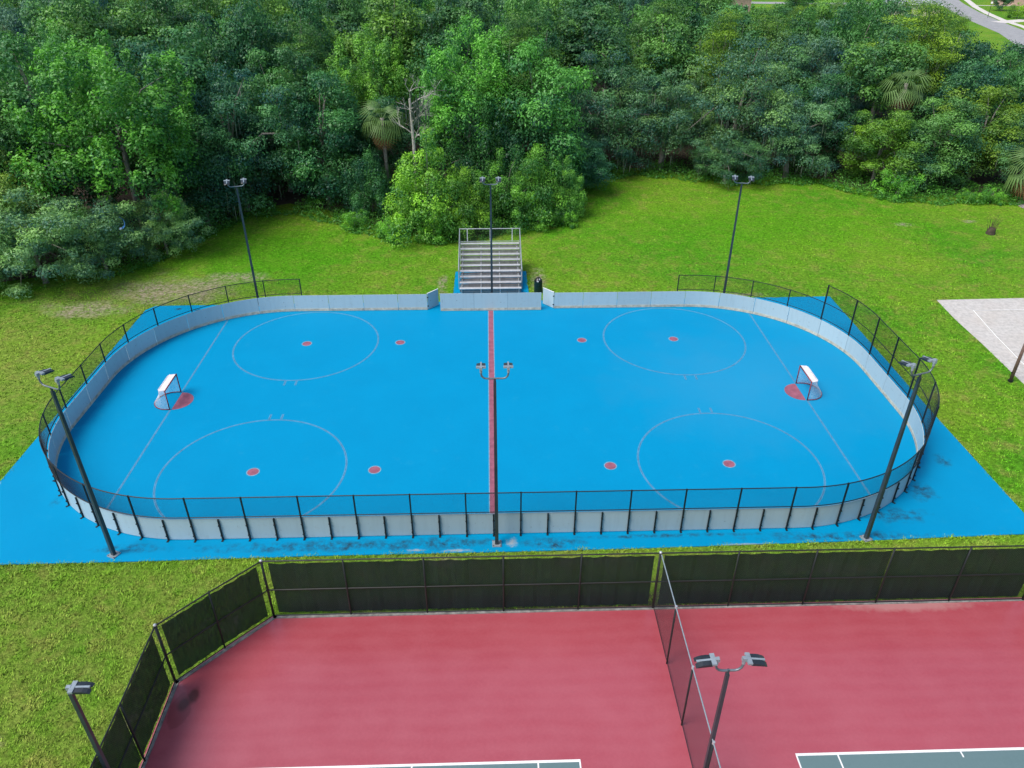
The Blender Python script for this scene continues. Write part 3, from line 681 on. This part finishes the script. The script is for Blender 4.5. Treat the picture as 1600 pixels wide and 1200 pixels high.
def limbs(C, H, h0, r0, rg, nl=11, lean=0):
    b = MB(); top = np.array([lean, 0, h0 + (H - h0) * .72]); mid = np.array([lean * .3 + rg.normal() * .15, rg.normal() * .15, h0 + (H - h0) * .25])
    b.tube([(0, 0, -.3), (0, 0, .3), tuple(mid), tuple(top)], [r0 * 1.5, r0, r0 * .72, r0 * .2], 8)
    for i in rg.choice(len(C), min(nl, len(C)), replace=False):
        f = rg.uniform(.1, .8); st = mid + (top - mid) * f; en = C[i]; md = st * .5 + en * .5 + np.array([0, 0, .15 * np.linalg.norm(en - st)])
        if en[2] < st[2]: st = mid
        r = r0 * .45 * (1 - .5 * f); b.tube([tuple(st), tuple(md), tuple(en)], [r, r * .65, r * .2], 5)
    return b
def quads(n): return np.arange(n).reshape(-1, 4)
PROTO = {}
def proto(key, seed, kind, moss=0, r0=.28, lean=0, **k):
    rg = np.random.default_rng(seed); V, T, C, rcs = crown_pts(rg, **k)
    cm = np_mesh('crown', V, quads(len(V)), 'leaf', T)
    tm = limbs(C, k['H'], max(k['h0'], .5), r0, rg, lean=lean).mesh('trunk', 'bark', True); mm = None
    if moss:
        low = C[rg.choice(len(C), moss)] ; P = low + rg.normal(size=(moss, 3)) * .6 * np.array([1, 1, .4]) - np.array([0, 0, .5]); L = rg.uniform(.4, 1.5, moss); a = rg.uniform(0, 6.3, moss); wv = np.stack([np.cos(a), np.sin(a), 0 * a], 1) * rg.uniform(.015, .05, moss)[:, None]
        dn = np.stack([0 * a, 0 * a, -L], 1) + rg.normal(size=(moss, 3)) * .06; V2 = np.stack([P - wv, P + wv, P + dn * .6 + wv * .8, P + dn * .6 - wv * .8, P + dn * .6 - wv * .8, P + dn * .6 + wv * .8, P + dn + wv * .2, P + dn - wv * .2], 1).reshape(-1, 3)
        mm = np_mesh('moss', V2, quads(len(V2)), 'moss')
    PROTO[key] = (cm, tm, mm, k['H'], k['R_'], kind)
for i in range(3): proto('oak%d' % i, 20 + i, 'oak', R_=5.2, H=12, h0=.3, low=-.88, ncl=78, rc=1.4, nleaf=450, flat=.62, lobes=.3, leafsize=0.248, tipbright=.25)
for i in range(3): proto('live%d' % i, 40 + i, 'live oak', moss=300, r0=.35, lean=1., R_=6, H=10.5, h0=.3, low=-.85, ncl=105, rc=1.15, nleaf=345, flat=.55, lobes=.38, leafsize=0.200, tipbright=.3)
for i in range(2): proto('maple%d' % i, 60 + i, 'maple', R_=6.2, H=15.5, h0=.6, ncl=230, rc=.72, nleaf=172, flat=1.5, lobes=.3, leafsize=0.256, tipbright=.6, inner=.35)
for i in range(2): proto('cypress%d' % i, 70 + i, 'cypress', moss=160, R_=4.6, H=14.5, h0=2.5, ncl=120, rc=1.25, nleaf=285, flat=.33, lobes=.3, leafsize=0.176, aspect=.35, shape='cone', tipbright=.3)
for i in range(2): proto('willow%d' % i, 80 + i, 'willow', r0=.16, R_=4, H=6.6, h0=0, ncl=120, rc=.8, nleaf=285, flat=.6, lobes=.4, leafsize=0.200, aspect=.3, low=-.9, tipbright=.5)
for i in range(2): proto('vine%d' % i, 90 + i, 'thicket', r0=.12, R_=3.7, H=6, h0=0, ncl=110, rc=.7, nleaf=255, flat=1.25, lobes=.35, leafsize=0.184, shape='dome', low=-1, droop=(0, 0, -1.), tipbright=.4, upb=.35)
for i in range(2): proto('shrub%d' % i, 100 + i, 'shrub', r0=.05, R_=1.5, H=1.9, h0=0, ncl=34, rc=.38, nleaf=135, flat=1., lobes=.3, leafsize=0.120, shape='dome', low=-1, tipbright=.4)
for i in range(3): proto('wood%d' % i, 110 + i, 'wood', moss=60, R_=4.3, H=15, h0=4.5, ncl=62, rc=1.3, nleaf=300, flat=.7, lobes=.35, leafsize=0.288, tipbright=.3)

rnd = random.Random(11)
NAMES = {'oak': 'oak_tree', 'live oak': 'live_oak_tree', 'maple': 'maple_tree', 'cypress': 'cypress_tree', 'willow': 'willow_tree', 'thicket': 'vine_thicket', 'shrub': 'shrub', 'wood': 'woodland_tree'}
CATS = {'thicket': 'thicket', 'shrub': 'shrub'}
TINT = {'oak': (.042, .1, .03), 'live oak': (.062, .115, .065), 'maple': (.055, .14, .025), 'cypress': (.085, .135, .022), 'willow': (.075, .135, .05), 'thicket': (.065, .15, .02), 'shrub': (.085, .17, .022), 'wood': (.06, .12, .035)}
def tree(key, x, y, H=None, Rr=None, label='', tint=None, group=None, z=Z0):
    cm, tm, mm, H0, R0, kind = PROTO[key]
    root = thing(NAMES[kind], label, CATS.get(kind, 'tree'), (x, y, z), rnd.uniform(0, 6.28), group)
    sz = (H or H0) / H0; sx = (Rr or R0 * sz) / R0; root.scale = (sx, sx, sz)
    t = tint or TINT[kind]; j = rnd.uniform(.88, 1.12); hh = rnd.uniform(-.06, .06)
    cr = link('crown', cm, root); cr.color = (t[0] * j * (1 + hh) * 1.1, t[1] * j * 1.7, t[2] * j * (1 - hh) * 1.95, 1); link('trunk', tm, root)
    if mm is not None: link('moss', mm, root)['kind'] = 'stuff'
    return root
GREY = (.088, .145, .068); WIL = (.115, .175, .08); DARK = (.032, .082, .032); BRIGHT = (.075, .165, .03); YEL = (.14, .18, .022); MID = (.05, .115, .035)
# left edge
tree('maple0', -29, 25, 15.6, 6.6, 'tall bright green tufted tree filling the left edge of the clearing', (.06, .15, .026))
tree('willow1', -38.2, 15.8, 6.2, 4.2, 'grey-green tree cut off by the left edge above the lawn', WIL)
tree('willow0', -33.6, 16.9, 6.6, 4.7, 'low grey-green tree overhanging the lawn at the far left', WIL)
tree('willow1', -29.8, 18.8, 6.0, 3.8, 'bushy grey-green tree in front of the tall tufted tree', WIL)
tree('willow0', -37, 21, 8.2, 4., 'yellow-green small tree behind the low grey-green one at the left edge', (.12, .16, .035))
tree('willow1', -26.4, 22.4, 5.2, 3., 'small grey-green tree leaning over the bare ground by the rink corner', WIL)
tree('live0', -22.8, 33.2, 12.2, 5.8, 'dark grey-green oak behind the far left light pole', (.05, .11, .055))
tree('oak0', -28.5, 35.5, 15.2, 6.2, 'rounded dense oak behind the tall tufted tree', (.055, .12, .045))
tree('oak1', -37, 29.5, 15, 6., 'dense green oak at the left edge behind the yellow-green tree', MID)
tree('maple1', -40, 24, 13.5, 5.5, 'tufted green tree cut off by the left side of the picture', MID)
tree('oak2', -25, 28.5, 9.5, 4.2, 'dark oak tucked between the tufted tree and the far left pole', DARK)
# middle
tree('oak1', -15.4, 35, 11.5, 4.8, 'dark glossy green tree at the back of the grass inlet', (.04, .105, .035))
tree('oak2', -20, 39, 12.8, 5., 'dark tree over the shaded back corner of the grass inlet', DARK)
tree('oak0', -10.8, 37.5, 9.6, 4., 'dark low oak behind the fan palm', DARK)
tree('cypress0', -18.5, 47, 14.6, 4.2, 'narrow pale green cypress rising behind the grass inlet', (.065, .13, .03))
tree('maple1', -12, 46, 13.8, 5., 'yellow-green tree behind the dead branches', (.085, .16, .028))
tree('maple0', -1.8, 38, 15.4, 5.6, 'tall pale green tree behind the bleachers', BRIGHT)
tree('oak2', 4.6, 36.5, 13.8, 5.2, 'tall vine-hung oak right of the centre light pole', (.055, .135, .035))
tree('vine0', -.6, 32.6, 7.6, 3.8, 'dark green vine-draped mass above the bleachers', (.028, .075, .022))
tree('vine1', -5.4, 27.6, 6.0, 4.3, 'big bright thicket of vines left of the bleachers', (.12, .2, .024))
tree('vine0', -2., 26.8, 4.4, 2.9, 'lower leafy thicket directly behind the bleachers', (.1, .18, .022))
tree('vine1', 1.2, 29.2, 4.6, 3.0, 'leafy vine mound between the two thickets behind the bleachers', (.07, .15, .024))
tree('vine0', 4.4, 29.9, 5.2, 3.5, 'vine-covered thicket right of the bleachers with hanging strands', (.085, .18, .028))
tree('vine1', 7.0, 31.2, 3.9, 2.1, 'small rounded thicket at the right tip of the wooded point', (.085, .17, .03))
tree('oak1', 9.2, 38.6, 5.6, 3., 'dark low growth in the shade between the thicket and the oaks', (.04, .1, .05))
# right
tree('live1', 12.5, 46, 11.6, 5.8, 'grey-green live oak at the back of the lawn right of the wooded point', (.055, .11, .06))
tree('live2', 18.8, 45.8, 10.2, 5.8, 'grey-green live oak with drooping branches over the shaded lawn', GREY)
tree('live0', 26, 45.2, 12.8, 6.6, 'largest grey-green live oak above the far right light pole', GREY)
tree('live1', 31.6, 42.6, 8.8, 5.2, 'spreading grey-green live oak reaching out over the lawn', (.075, .135, .08))
tree('live2', 24.5, 40.6, 5.0, 3.6, 'low hanging oak bough just behind the far right pole', (.055, .115, .055))
tree('live2', 38, 57, 13.5, 6, 'pale grey-green oak standing behind the right-hand palm', (.08, .135, .085))
tree('cypress1', 33, 60, 14.2, 5, 'yellow-green cypress behind the spreading live oak', (.085, .13, .022))
tree('cypress0', 47.2, 52, 16.4, 6.2, 'broad yellow-green cypress beside the street view', YEL)
tree('oak0', 39.5, 39.4, 7.8, 4., 'yellow-green tree at the lawn edge below the right-hand palm', (.1, .16, .02))
tree('oak2', 44.6, 38.6, 8.4, 4.4, 'leafy tree with vine-wrapped trunk at the right lawn edge', (.065, .125, .04))
tree('oak1', 50.5, 41, 9., 4.6, 'yellow-green tree at the right edge below the cypress', YEL)
tree('live0', 54.5, 38.5, 7.6, 4.2, 'grey-green oak cut off by the right side of the picture', (.06, .115, .05))
tree('oak0', 55.5, 53, 12.8, 5.6, 'dark glossy tree right of the broad cypress', DARK)
tree('cypress1', 51.5, 58, 14.6, 4.6, 'narrow yellow-green cypress right behind the broad one', YEL)
tree('live1', 60.5, 58, 10.8, 5, 'grey-green oak below the street at the top right', (.06, .115, .05))
tree('oak1', 58, 66, 11., 5, 'dark oak just in front of the street', DARK)
tree('oak2', 66, 64, 9.4, 4.6, 'olive oak at the right edge in front of the street', (.075, .125, .03))
tree('oak2', 35.6, 46, 9.5, 4., 'dark oak in the gap between the live oaks and the palm', DARK)
tree('oak1', 62, 46, 9.3, 4.6, 'olive green tree at the top right edge of the wood', (.075, .125, .03))
for x, y, H, lb in ((40.2, 35.6, 2.6, 'yellow-green shrub under the yellow-green tree at the lawn edge'), (48.6, 33.6, 1.5, 'bright shrub beside the stone bed at the right'), (46.6, 33.9, 1.2, 'low shrub left of the bright shrub by the stone bed'),
                  (6.6, 28.4, 1.7, 'leafy shrub at the foot of the right-hand thicket'), (4.4, 27.4, 1.5, 'shrub right behind the bleachers guard rail'), (-8.6, 25.4, 1.7, 'bright shrub at the left foot of the big thicket'), (-4.6, 24.6, 1.5, 'shrub at the lawn edge left of the bleachers'), (-12., 28, 1.6, 'weedy shrub on the point of the grass inlet')):
    tree('shrub%d' % rnd.randint(0, 1), x, y, H, None, lb, (.085, .18, .022), 'shrubs along the edge of the wood')

# the wood behind: individual trees on a jittered grid
def inside(x, y):
    for (ax, ay), (bx, by) in zip(EDGE, EDGE[1:]):
        if ax <= x < bx: return y - (ay + (by - ay) * (x - ax) / (bx - ax))
    return -1
front = [(o.location.x, o.location.y) for o in bpy.data.objects if o.get('category') == 'tree'] + [(-9.5, 33.4), (41.6, 41.6), (42, 40), (-6.8, 32.4)]
ZONES = (('at the left edge', -9, -.56), ('above the near left pole', -.56, -.42), ('above the left goal', -.42, -.28), ('above the far left pole', -.28, -.15), ('left of the bleachers', -.15, -.04), ('above the bleachers', -.04, .06),
         ('right of the bleachers', .06, .16), ('left of the far right pole', .16, .26), ('above the far right pole', .26, .36), ('above the right goal', .36, .46), ('above the right corner', .46, .56), ('at the right edge', .56, 9))
yy = 40.; row = 0
while yy < 112:
    sp = 7.4 + .02 * (yy - 40); xx = -.72 * (yy + 36.6) + (row % 2) * sp / 2
    while xx < .75 * (yy + 36.6):
        x, y = xx + rnd.uniform(-1.7, 1.7), yy + rnd.uniform(-1.5, 1.5); xx += sp; D = y + 36.6; q = x / D
        if inside(x, y) < 4 or min((x - a) ** 2 + (y - b_) ** 2 for a, b_ in front) < 16: continue
        H = rnd.uniform(10.5, 17.5)
        # the canopy steps down towards the houses and the street on the right
        cap = 99
        if q > .585: cap = 23.5 - .137 * D
        elif q > .5: cap = 23.5 - .098 * D
        elif q > .40: cap = 23.5 - .083 * D
        elif q > .26: cap = 23.5 - .089 * D
        elif y > 80: H = max(H, 24.6 - .0826 * D + rnd.uniform(0, 2.5))
        if H > cap:
            H = cap - rnd.uniform(0, 1.)
        if H < 6: continue
        key = rnd.choices(['wood0', 'wood1', 'wood2', 'oak0', 'oak1', 'oak2', 'cypress0', 'cypress1', 'live1', 'maple1'], [3, 3, 3, 1.4, 1.4, 1.4, 1.6, 1.6, 1.2, 1.2])[0]
        kind = PROTO[key][5]; zn = [a for a, l, h in ZONES if l <= q < h][0]; dp = 'just behind the front trees' if y < 55 else 'midway into the wood' if y < 72 else 'deep in the wood' if y < 92 else 'at the back of the wood'
        nm = {'wood': 'slender woodland tree', 'oak': 'rounded oak', 'cypress': 'feathery cypress', 'live oak': 'live oak', 'maple': 'tufted maple'}[kind]
        base = TINT[kind]; k, tn = rnd.choice([((1, 1, 1), 'mid-green'), ((.72, .8, 1.), 'dark'), ((1.3, 1.15, .75), 'yellow-green'), ((1.15, 1.05, 1.5), 'grey-green'), ((.85, .95, 1.25), 'blue-green')])
        tree(key, x, y, H, min(H * .33, 4.9) * rnd.uniform(.8, 1.15), '%s %s %s, %s' % (tn, nm, dp, zn), tuple(a * b_ for a, b_ in zip(base, k)), ('%s %ss %s, %s' % (tn, nm, dp, zn)).replace('cypresss', 'cypresses'))
    yy += sp * .9; row += 1

# undergrowth and weeds along the edge of the wood
def undergrowth():
    rg = np.random.default_rng(5); Vs, Ts = [], []
    P = []
    for (ax, ay), (bx, by) in zip(EDGE, EDGE[1:]):
        L = math.hypot(bx - ax, by - ay); n = int(L * (85 if -30 < ax < 60 else 12)); t = rg.random(n); back = rg.random(n) ** 1.4 * 6
        nx, ny = -(by - ay) / L, (bx - ax) / L
        x = ax + (bx - ax) * t + nx * back; y = ay + (by - ay) * t + ny * back + .35 * np.sin(x * 1.7) - .1
        P.append(np.stack([x, y, back], 1))
    P = np.concatenate(P); hgt = (.25 + .5 * np.clip(P[:, 2] / 1.2, 0, 1)) * (1 + .5 * np.sin(P[:, 0] * .9) * np.sin(P[:, 1] * 1.1))
    k = 6; idx = np.repeat(np.arange(len(P)), k); N = len(idx)
    C = np.stack([P[idx, 0] + rg.normal(0, .14, N), P[idx, 1] + rg.normal(0, .14, N), Z0 + hgt[idx] * rg.uniform(.2, 1.05, N)], 1)
    V, T = leaf_quads(C, rg.normal(size=(N, 3)), .19, np.clip(rg.normal(.45, .2, N), 0, 1), rg, .5, a=.4, b=.9)
    o = link('undergrowth', np_mesh('undergrowth', V, quads(len(V)), 'leaf', T)); o.color = (.066, .24, .04, 1)
    tag(o, 'green weeds and undergrowth along the edge of the wood', 'undergrowth', kind='stuff')
undergrowth()

# palms
def palm(label, x, y, H, size, nf=24, dead=6, seed=1):
    rg = random.Random(seed); root = thing('palm_tree', label, 'palm', (x, y, Z0), 0, 'palms in the wood')
    b = MB(); b.tube([(0, 0, -.2), (.05, 0, H * .5), (0, .05, H)], [.2, .17, .19], 10); b.build('trunk', 'bark', root, True)
    def frond_mesh(droop):
        V, F = [], []; L = 1.25
        nB = 13
        V += [(0, -.02, 0), (0, .02, 0), (.95, .02, .06), (.95, -.02, .06)]; F.append((0, 1, 2, 3))
        for i in range(nB):
            a = R(-72 + 144 * i / (nB - 1)); d = Vector((math.cos(a), math.sin(a), 0)); l = L * (.72 + .28 * math.cos(a * .7)); wv = Vector((-d.y, d.x, 0)) * .05
            p0 = Vector((.92, 0, .06)); p1 = p0 + d * l * .55 + Vector((0, 0, .05)); p2 = p0 + d * l + Vector((0, 0, -droop * l * (.5 + .5 * abs(math.sin(a)))))
            k = len(V); V += [tuple(p0), tuple(p1 + wv), tuple(p2), tuple(p1 - wv)]; F.append((k, k + 1, k + 2, k + 3))
        return np.array(V), np.array(F)
    V, F = frond_mesh(.85); fm = np_mesh('frond', V, F, 'leaf', np.tile(np.linspace(.35, .75, 4), len(V) // 4)); V, F = frond_mesh(1.0); dm = np_mesh('dead_frond', V, F, 'deadfrond')
    for i in range(nf + dead):
        isdead = i >= nf; o = link('dead_frond' if isdead else 'frond', dm if isdead else fm, root, (0, .05, H - (.15 if not isdead else .3)))
        el = rg.uniform(55, 85) if isdead else -62 + 112 * ((i + .5) / nf) ** .8
        o.rotation_euler = (rg.uniform(-.3, .3), R(el), i * 2.39996 + rg.uniform(-.2, .2)); k = size * rg.uniform(.7, 1.15); o.scale = (k, k, k); o.color = (.085, .18, .075, 1)
    return root
tree('vine0', -10.8, 31.4, 4.8, 2.6, 'dark thicket below the fan palm at the back of the inlet', (.035, .09, .03))
palm('fan palm with brown hanging fronds left of the dead branches', -9.5, 33.4, 8.3, 1.08, seed=2)
palm('fan palm with pale fronds among the right-hand trees', 41.6, 41.6, 9.6, 1.15, seed=3)
palm('small palm at the right edge behind the stone bed', 52.2, 34.4, 3.2, 1.5, nf=20, dead=2, seed=4)
# dead tree
def dead_tree(label, x, y, H):
    rg = random.Random(4); root = thing('dead_tree', label, 'tree', (x, y, Z0)); b = MB()
    b.tube([(0, 0, -.2), (.1, -.1, H * .5), (0, -.2, H * .82)], [.2, .15, .1], 7); b.build('trunk', 'deadwood', root)
    def br(p, d, L, r, lv, mb):
        q = p + d * L * .5 + Vector((0, 0, .08 * L)); e = p + d * L; mb.tube([p, q, e], [r, r * .7, r * .35], 4, False)
        if lv:
            for _ in range(3):
                nd_ = (d + Vector((rg.uniform(-.9, .9), rg.uniform(-.9, .9), rg.uniform(-.35, .75)))).normalized(); br(q.lerp(e, rg.uniform(.0, 1)), nd_, L * rg.uniform(.5, .75), r * .55, lv - 1, mb)
    for i in range(9):
        a = rg.uniform(0, 6.28); mb = MB(); br(Vector((.05, -.15, H * (.5 + .04 * i))), Vector((math.cos(a), math.sin(a) * .7 - .3, rg.uniform(.1, .9))).normalized(), rg.uniform(1.2, 2.), .06, 3, mb); mb.build('branch', 'deadwood', root)
    rg2 = np.random.default_rng(3); mb = MB()
    for _ in range(70):
        p = Vector((rg2.normal(.7, .5), rg2.normal(-.9, .4), H * .78 + rg2.normal(0, .5))); L = rg2.uniform(.5, 1.4); mb.tube([p, p + Vector((.04, 0, -L * .5)), p + Vector((0, .03, -L))], [.03, .04, .01], 3, False)
    mb.build('moss', 'moss', root)
dead_tree('bare bleached dead tree hung with moss beside the fan palm', -6.8, 32.4, 12.4)

# blue plastic scrap in the left tree, sprouting stump on the lawn
sc_ = tag(link('plastic_sheet', None, None, (-27.6, 18.2, 4.3)), 'scrap of blue plastic sheet caught in the left trees', 'plastic sheet')
rg = random.Random(8); b = MB(); vs = []
for i in range(9):
    t = -1.5 + 2.6 * i / 8; p = Vector((.55 * math.cos(t), -.2 + rg.uniform(-.04, .04), .5 * math.sin(t) - .1))
    vs += [tuple(p * 1.05), tuple(p * .86 + Vector((0, .08, 0))), tuple(p * 1.02 + Vector((0, .1, -.03)))]
b.add(vs, [(3 * i + k, 3 * i + 3 + k, 3 * i + 3 + (k + 1) % 3, 3 * i + (k + 1) % 3) for i in range(8) for k in range(3)]); b.build('crumpled_fold', 'tarp', sc_)
st = thing('sprouting_stump', 'old stump with upright sprouts alone on the right lawn', 'stump', (43.86, 25.3, Z0))
b = MB(); b.tube([(0, 0, -.1), (0, 0, .25), (.05, 0, .55)], [.42, .34, .28], 10); b.build('stump', 'mulch', st)
for i in range(16):
    a = rg.uniform(0, 6.28); r = rg.uniform(.05, .35); L = rg.uniform(.7, 1.5); b = MB(); p = Vector((r * math.cos(a), r * math.sin(a), .35)); b.tube([p, p + Vector((.12 * math.cos(a), .12 * math.sin(a), L * .6)), p + Vector((.3 * math.cos(a), .3 * math.sin(a), L))], [.02, .016, .006], 4, False); b.build('sprout', 'mulch', st)

# grass blades
def blades():
    rg = np.random.default_rng(9); P = []; S = []
    def area(x0, x1, y0, y1, dens, h):
        n = int((x1 - x0) * (y1 - y0) * dens); p = np.stack([rg.uniform(x0, x1, n), rg.uniform(y0, y1, n)], 1); P.append(p); S.append(np.full(n, h))
    area(-27, -8, -26, -12.5, 210, .085); area(-9, 25, -15.7, -12.1, 170, .075); area(24.3, 34, -13, 13, 60, .085); area(-36, -24, -13, 16, 55, .09)
    area(-30, -2.6, 12.4, 33, 34, .08); area(2.6, 40, 12.6, 44, 28, .08); area(34, 54, 12.6, 34, 18, .08)
    P = np.concatenate(P); S = np.concatenate(S); x, y = P[:, 0], P[:, 1]
    def poly_in(poly, grow=0.):
        c = np.zeros(len(P), bool); n = len(poly)
        for i in range(n):
            (x0, y0), (x1, y1) = poly[i], poly[(i + 1) % n]
            if y0 == y1: continue
            t = (y - y0) / (y1 - y0); c ^= ((y0 > y) != (y1 > y)) & (x < x0 + t * (x1 - x0))
        return c
    keep = ~poly_in(SLAB) & ~poly_in(COURT) & ~poly_in(SAND)
    bare = lambda cx, cy, rx, ry: ((x - cx) / rx) ** 2 + ((y - cy) / ry) ** 2 < 1
    keep &= ~((bare(-23.3, 15.4, 5, 2.6) | bare(-28.5, 12.3, 3.2, 1.4)) & (rg.random(len(P)) < .8))
    P = P[keep]; S = S[keep]
    E_ = []                                     # grass creeping over the slab edge
    for (x0, y0), (x1, y1) in zip(SLAB, SLAB[1:] + SLAB[:1]):
        L = math.hypot(x1 - x0, y1 - y0); n = int(L * 40); t = rg.random(n); o_ = rg.normal(.03, .04, n) + .05 * np.sin(t * L * 1.3) + .03 * np.sin(t * L * 4.1)
        E_.append(np.stack([x0 + (x1 - x0) * t + (y1 - y0) / L * o_, y0 + (y1 - y0) * t - (x1 - x0) / L * o_], 1))
    E_ = np.concatenate(E_); P = np.concatenate([P, E_]); S = np.concatenate([S, np.full(len(E_), .1)]); N = len(P); k = 3
    cl = .7 + .6 * (.5 + .5 * np.sin(P[:, 0] * 3.1 + 2 * np.sin(P[:, 1] * 1.7)) * np.sin(P[:, 1] * 2.7 + np.sin(P[:, 0] * 2.3)))
    idx = np.repeat(np.arange(N), k); M_ = len(idx); a = rg.uniform(0, 6.28, M_); h = S[idx] * cl[idx] * rg.uniform(.5, 1.2, M_); wd = h * .22
    B = np.stack([P[idx, 0] + rg.normal(0, .03, M_), P[idx, 1] + rg.normal(0, .03, M_), np.full(M_, Z0)], 1); d = np.stack([np.cos(a), np.sin(a), 0 * a], 1); sd_ = np.stack([-np.sin(a), np.cos(a), 0 * a], 1)
    V = np.stack([B - sd_ * wd[:, None], B + sd_ * wd[:, None], B + d * (h * .8)[:, None] + np.array([0, 0, 1.]) * (h * .8)[:, None]], 1).reshape(-1, 3)
    T = np.repeat(np.clip(rg.normal(.48, .2, N)[idx] + .25 * (cl[idx] - 1) + rg.normal(0, .1, M_), 0, 1), 3)
    o = link('grass', np_mesh('grass', V, np.arange(M_ * 3).reshape(-1, 3), 'blades', T)); tag(o, 'short mown grass on the lawns around the rink', 'grass', kind='stuff')
blades()

# ------------------------------------------------------------------ the street beyond the wood
def ribbon(pts, wd, z, name, mat):
    s = MB(); P = [Vector((*p, 0)) for p in pts]; vs = []
    for i, p in enumerate(P):
        d = (P[min(i + 1, len(P) - 1)] - P[max(i - 1, 0)]).normalized(); nv = Vector((-d.y, d.x, 0)); vs += [tuple(p - nv * wd / 2 + Vector((0, 0, z))), tuple(p + nv * wd / 2 + Vector((0, 0, z)))]
    s.add(vs, [(2 * i, 2 * i + 1, 2 * i + 3, 2 * i + 2) for i in range(len(P) - 1)]); return tag(s.build(name, mat), kind='structure')
ribbon([(190, 330), (163, 262), (151, 233), (141.5, 207), (134, 183), (127, 158), (116, 130), (100, 100)], 7.5, Z0 + .02, 'road', 'asphalt')
ribbon([(185, 300), (162, 243), (152.5, 221), (145.7, 202.6), (140, 185), (137, 171), (130, 150)], 1.9, Z0 + .024, 'pavement', 'walk')
ribbon([(154, 227), (163, 225), (172, 226)], 1.6, Z0 + .028, 'path', 'walk'); ribbon([(136, 181), (146, 185.5), (156, 190)], 4.2, Z0 + .03, 'driveway', 'walk')
ribbon([(60, 240), (90, 236), (130, 232), (160, 262)], 7, Z0 + .022, 'road', 'asphalt')
def house(label, x, y, w_, d_, h_, rz, wall, rise=2.4):
    root = thing('house', label, 'house', (x, y, Z0), rz); b = MB(); b.box((0, 0, h_ / 2), (w_, d_, h_)); b.build('wall', wall, root)
    b = MB(); e = .6; X, Y = w_ / 2 + e, d_ / 2 + e; k = min(X, Y); b.add([(-X, -Y, h_), (X, -Y, h_), (X, Y, h_), (-X, Y, h_), (-X + k, 0, h_ + rise), (X - k, 0, h_ + rise)], [(0, 1, 5, 4), (1, 2, 5), (2, 3, 4, 5), (3, 0, 4), (3, 2, 1, 0)]); rf = b.build('roof', 'roof1', root)
    b = MB(); 
    for sy in (-1, 1): b.box((0, sy * (Y + .02), h_ - .08), (2 * X + .1, .06, .22))
    for sx in (-1, 1): b.box((sx * (X + .02), 0, h_ - .08), (.06, 2 * Y, .22))
    b.build('fascia', 'trim', rf)
    for i in range(3):
        xx_ = -w_ / 2 + w_ * (i + .5) / 3; b = MB(); b.box((xx_, -d_ / 2 - .02, 1.55), (1.5, .06, 1.3)); wn = b.build('window', 'glassd', root)
        b = MB(); b.box((xx_, -d_ / 2 - .05, 2.26), (1.7, .06, .1)); b.box((xx_, -d_ / 2 - .05, .85), (1.7, .1, .1)); b.build('frame', 'trim', wn)
house('grey-roofed house glimpsed left of the broad cypress', 122, 203, 16, 11, 3., R(-25), 'wall2')
house('pink stucco house glimpsed above the live oaks', 70, 204, 9, 8, 5.4, R(12), 'wall1', 1.6)
house('cream house at the top right corner beyond the round shrub', 172, 229, 16, 10, 3.2, R(-20), 'wall1')
tree('shrub0', 146.5, 190, 3.6, 3.2, 'round yellow-green shrub on the lawn across the street', (.13, .2, .02))
tree('oak0', 154, 210, 8, 3, 'small dark tree left of the round shrub across the street', DARK)
for x, y, H, lb in ((84, 190, 9, 'tree before the street left of the broad cypress'), (103, 196, 8, 'tree beside the grey-roofed house'), (60, 178, 9, 'tree before the pink house'), (96, 212, 7, 'tree across the street above the live oaks')):
    tree('oak%d' % rnd.randint(0, 2), x, y, H, H * .5, lb, MID)
lp = thing('street_lamp', 'small globe street lamp on the verge across the street', 'street lamp', (139.5, 192, Z0))
b = MB(); b.tube([(0, 0, 0), (0, 0, 3.4)], .07, 6); b.build('post', 'black', lp); b = MB(); b.tube([(0, 0, 3.4), (0, 0, 3.55), (0, 0, 3.85), (0, 0, 4.0)], [.1, .25, .25, .08], 8); b.build('globe', 'trim', lp)
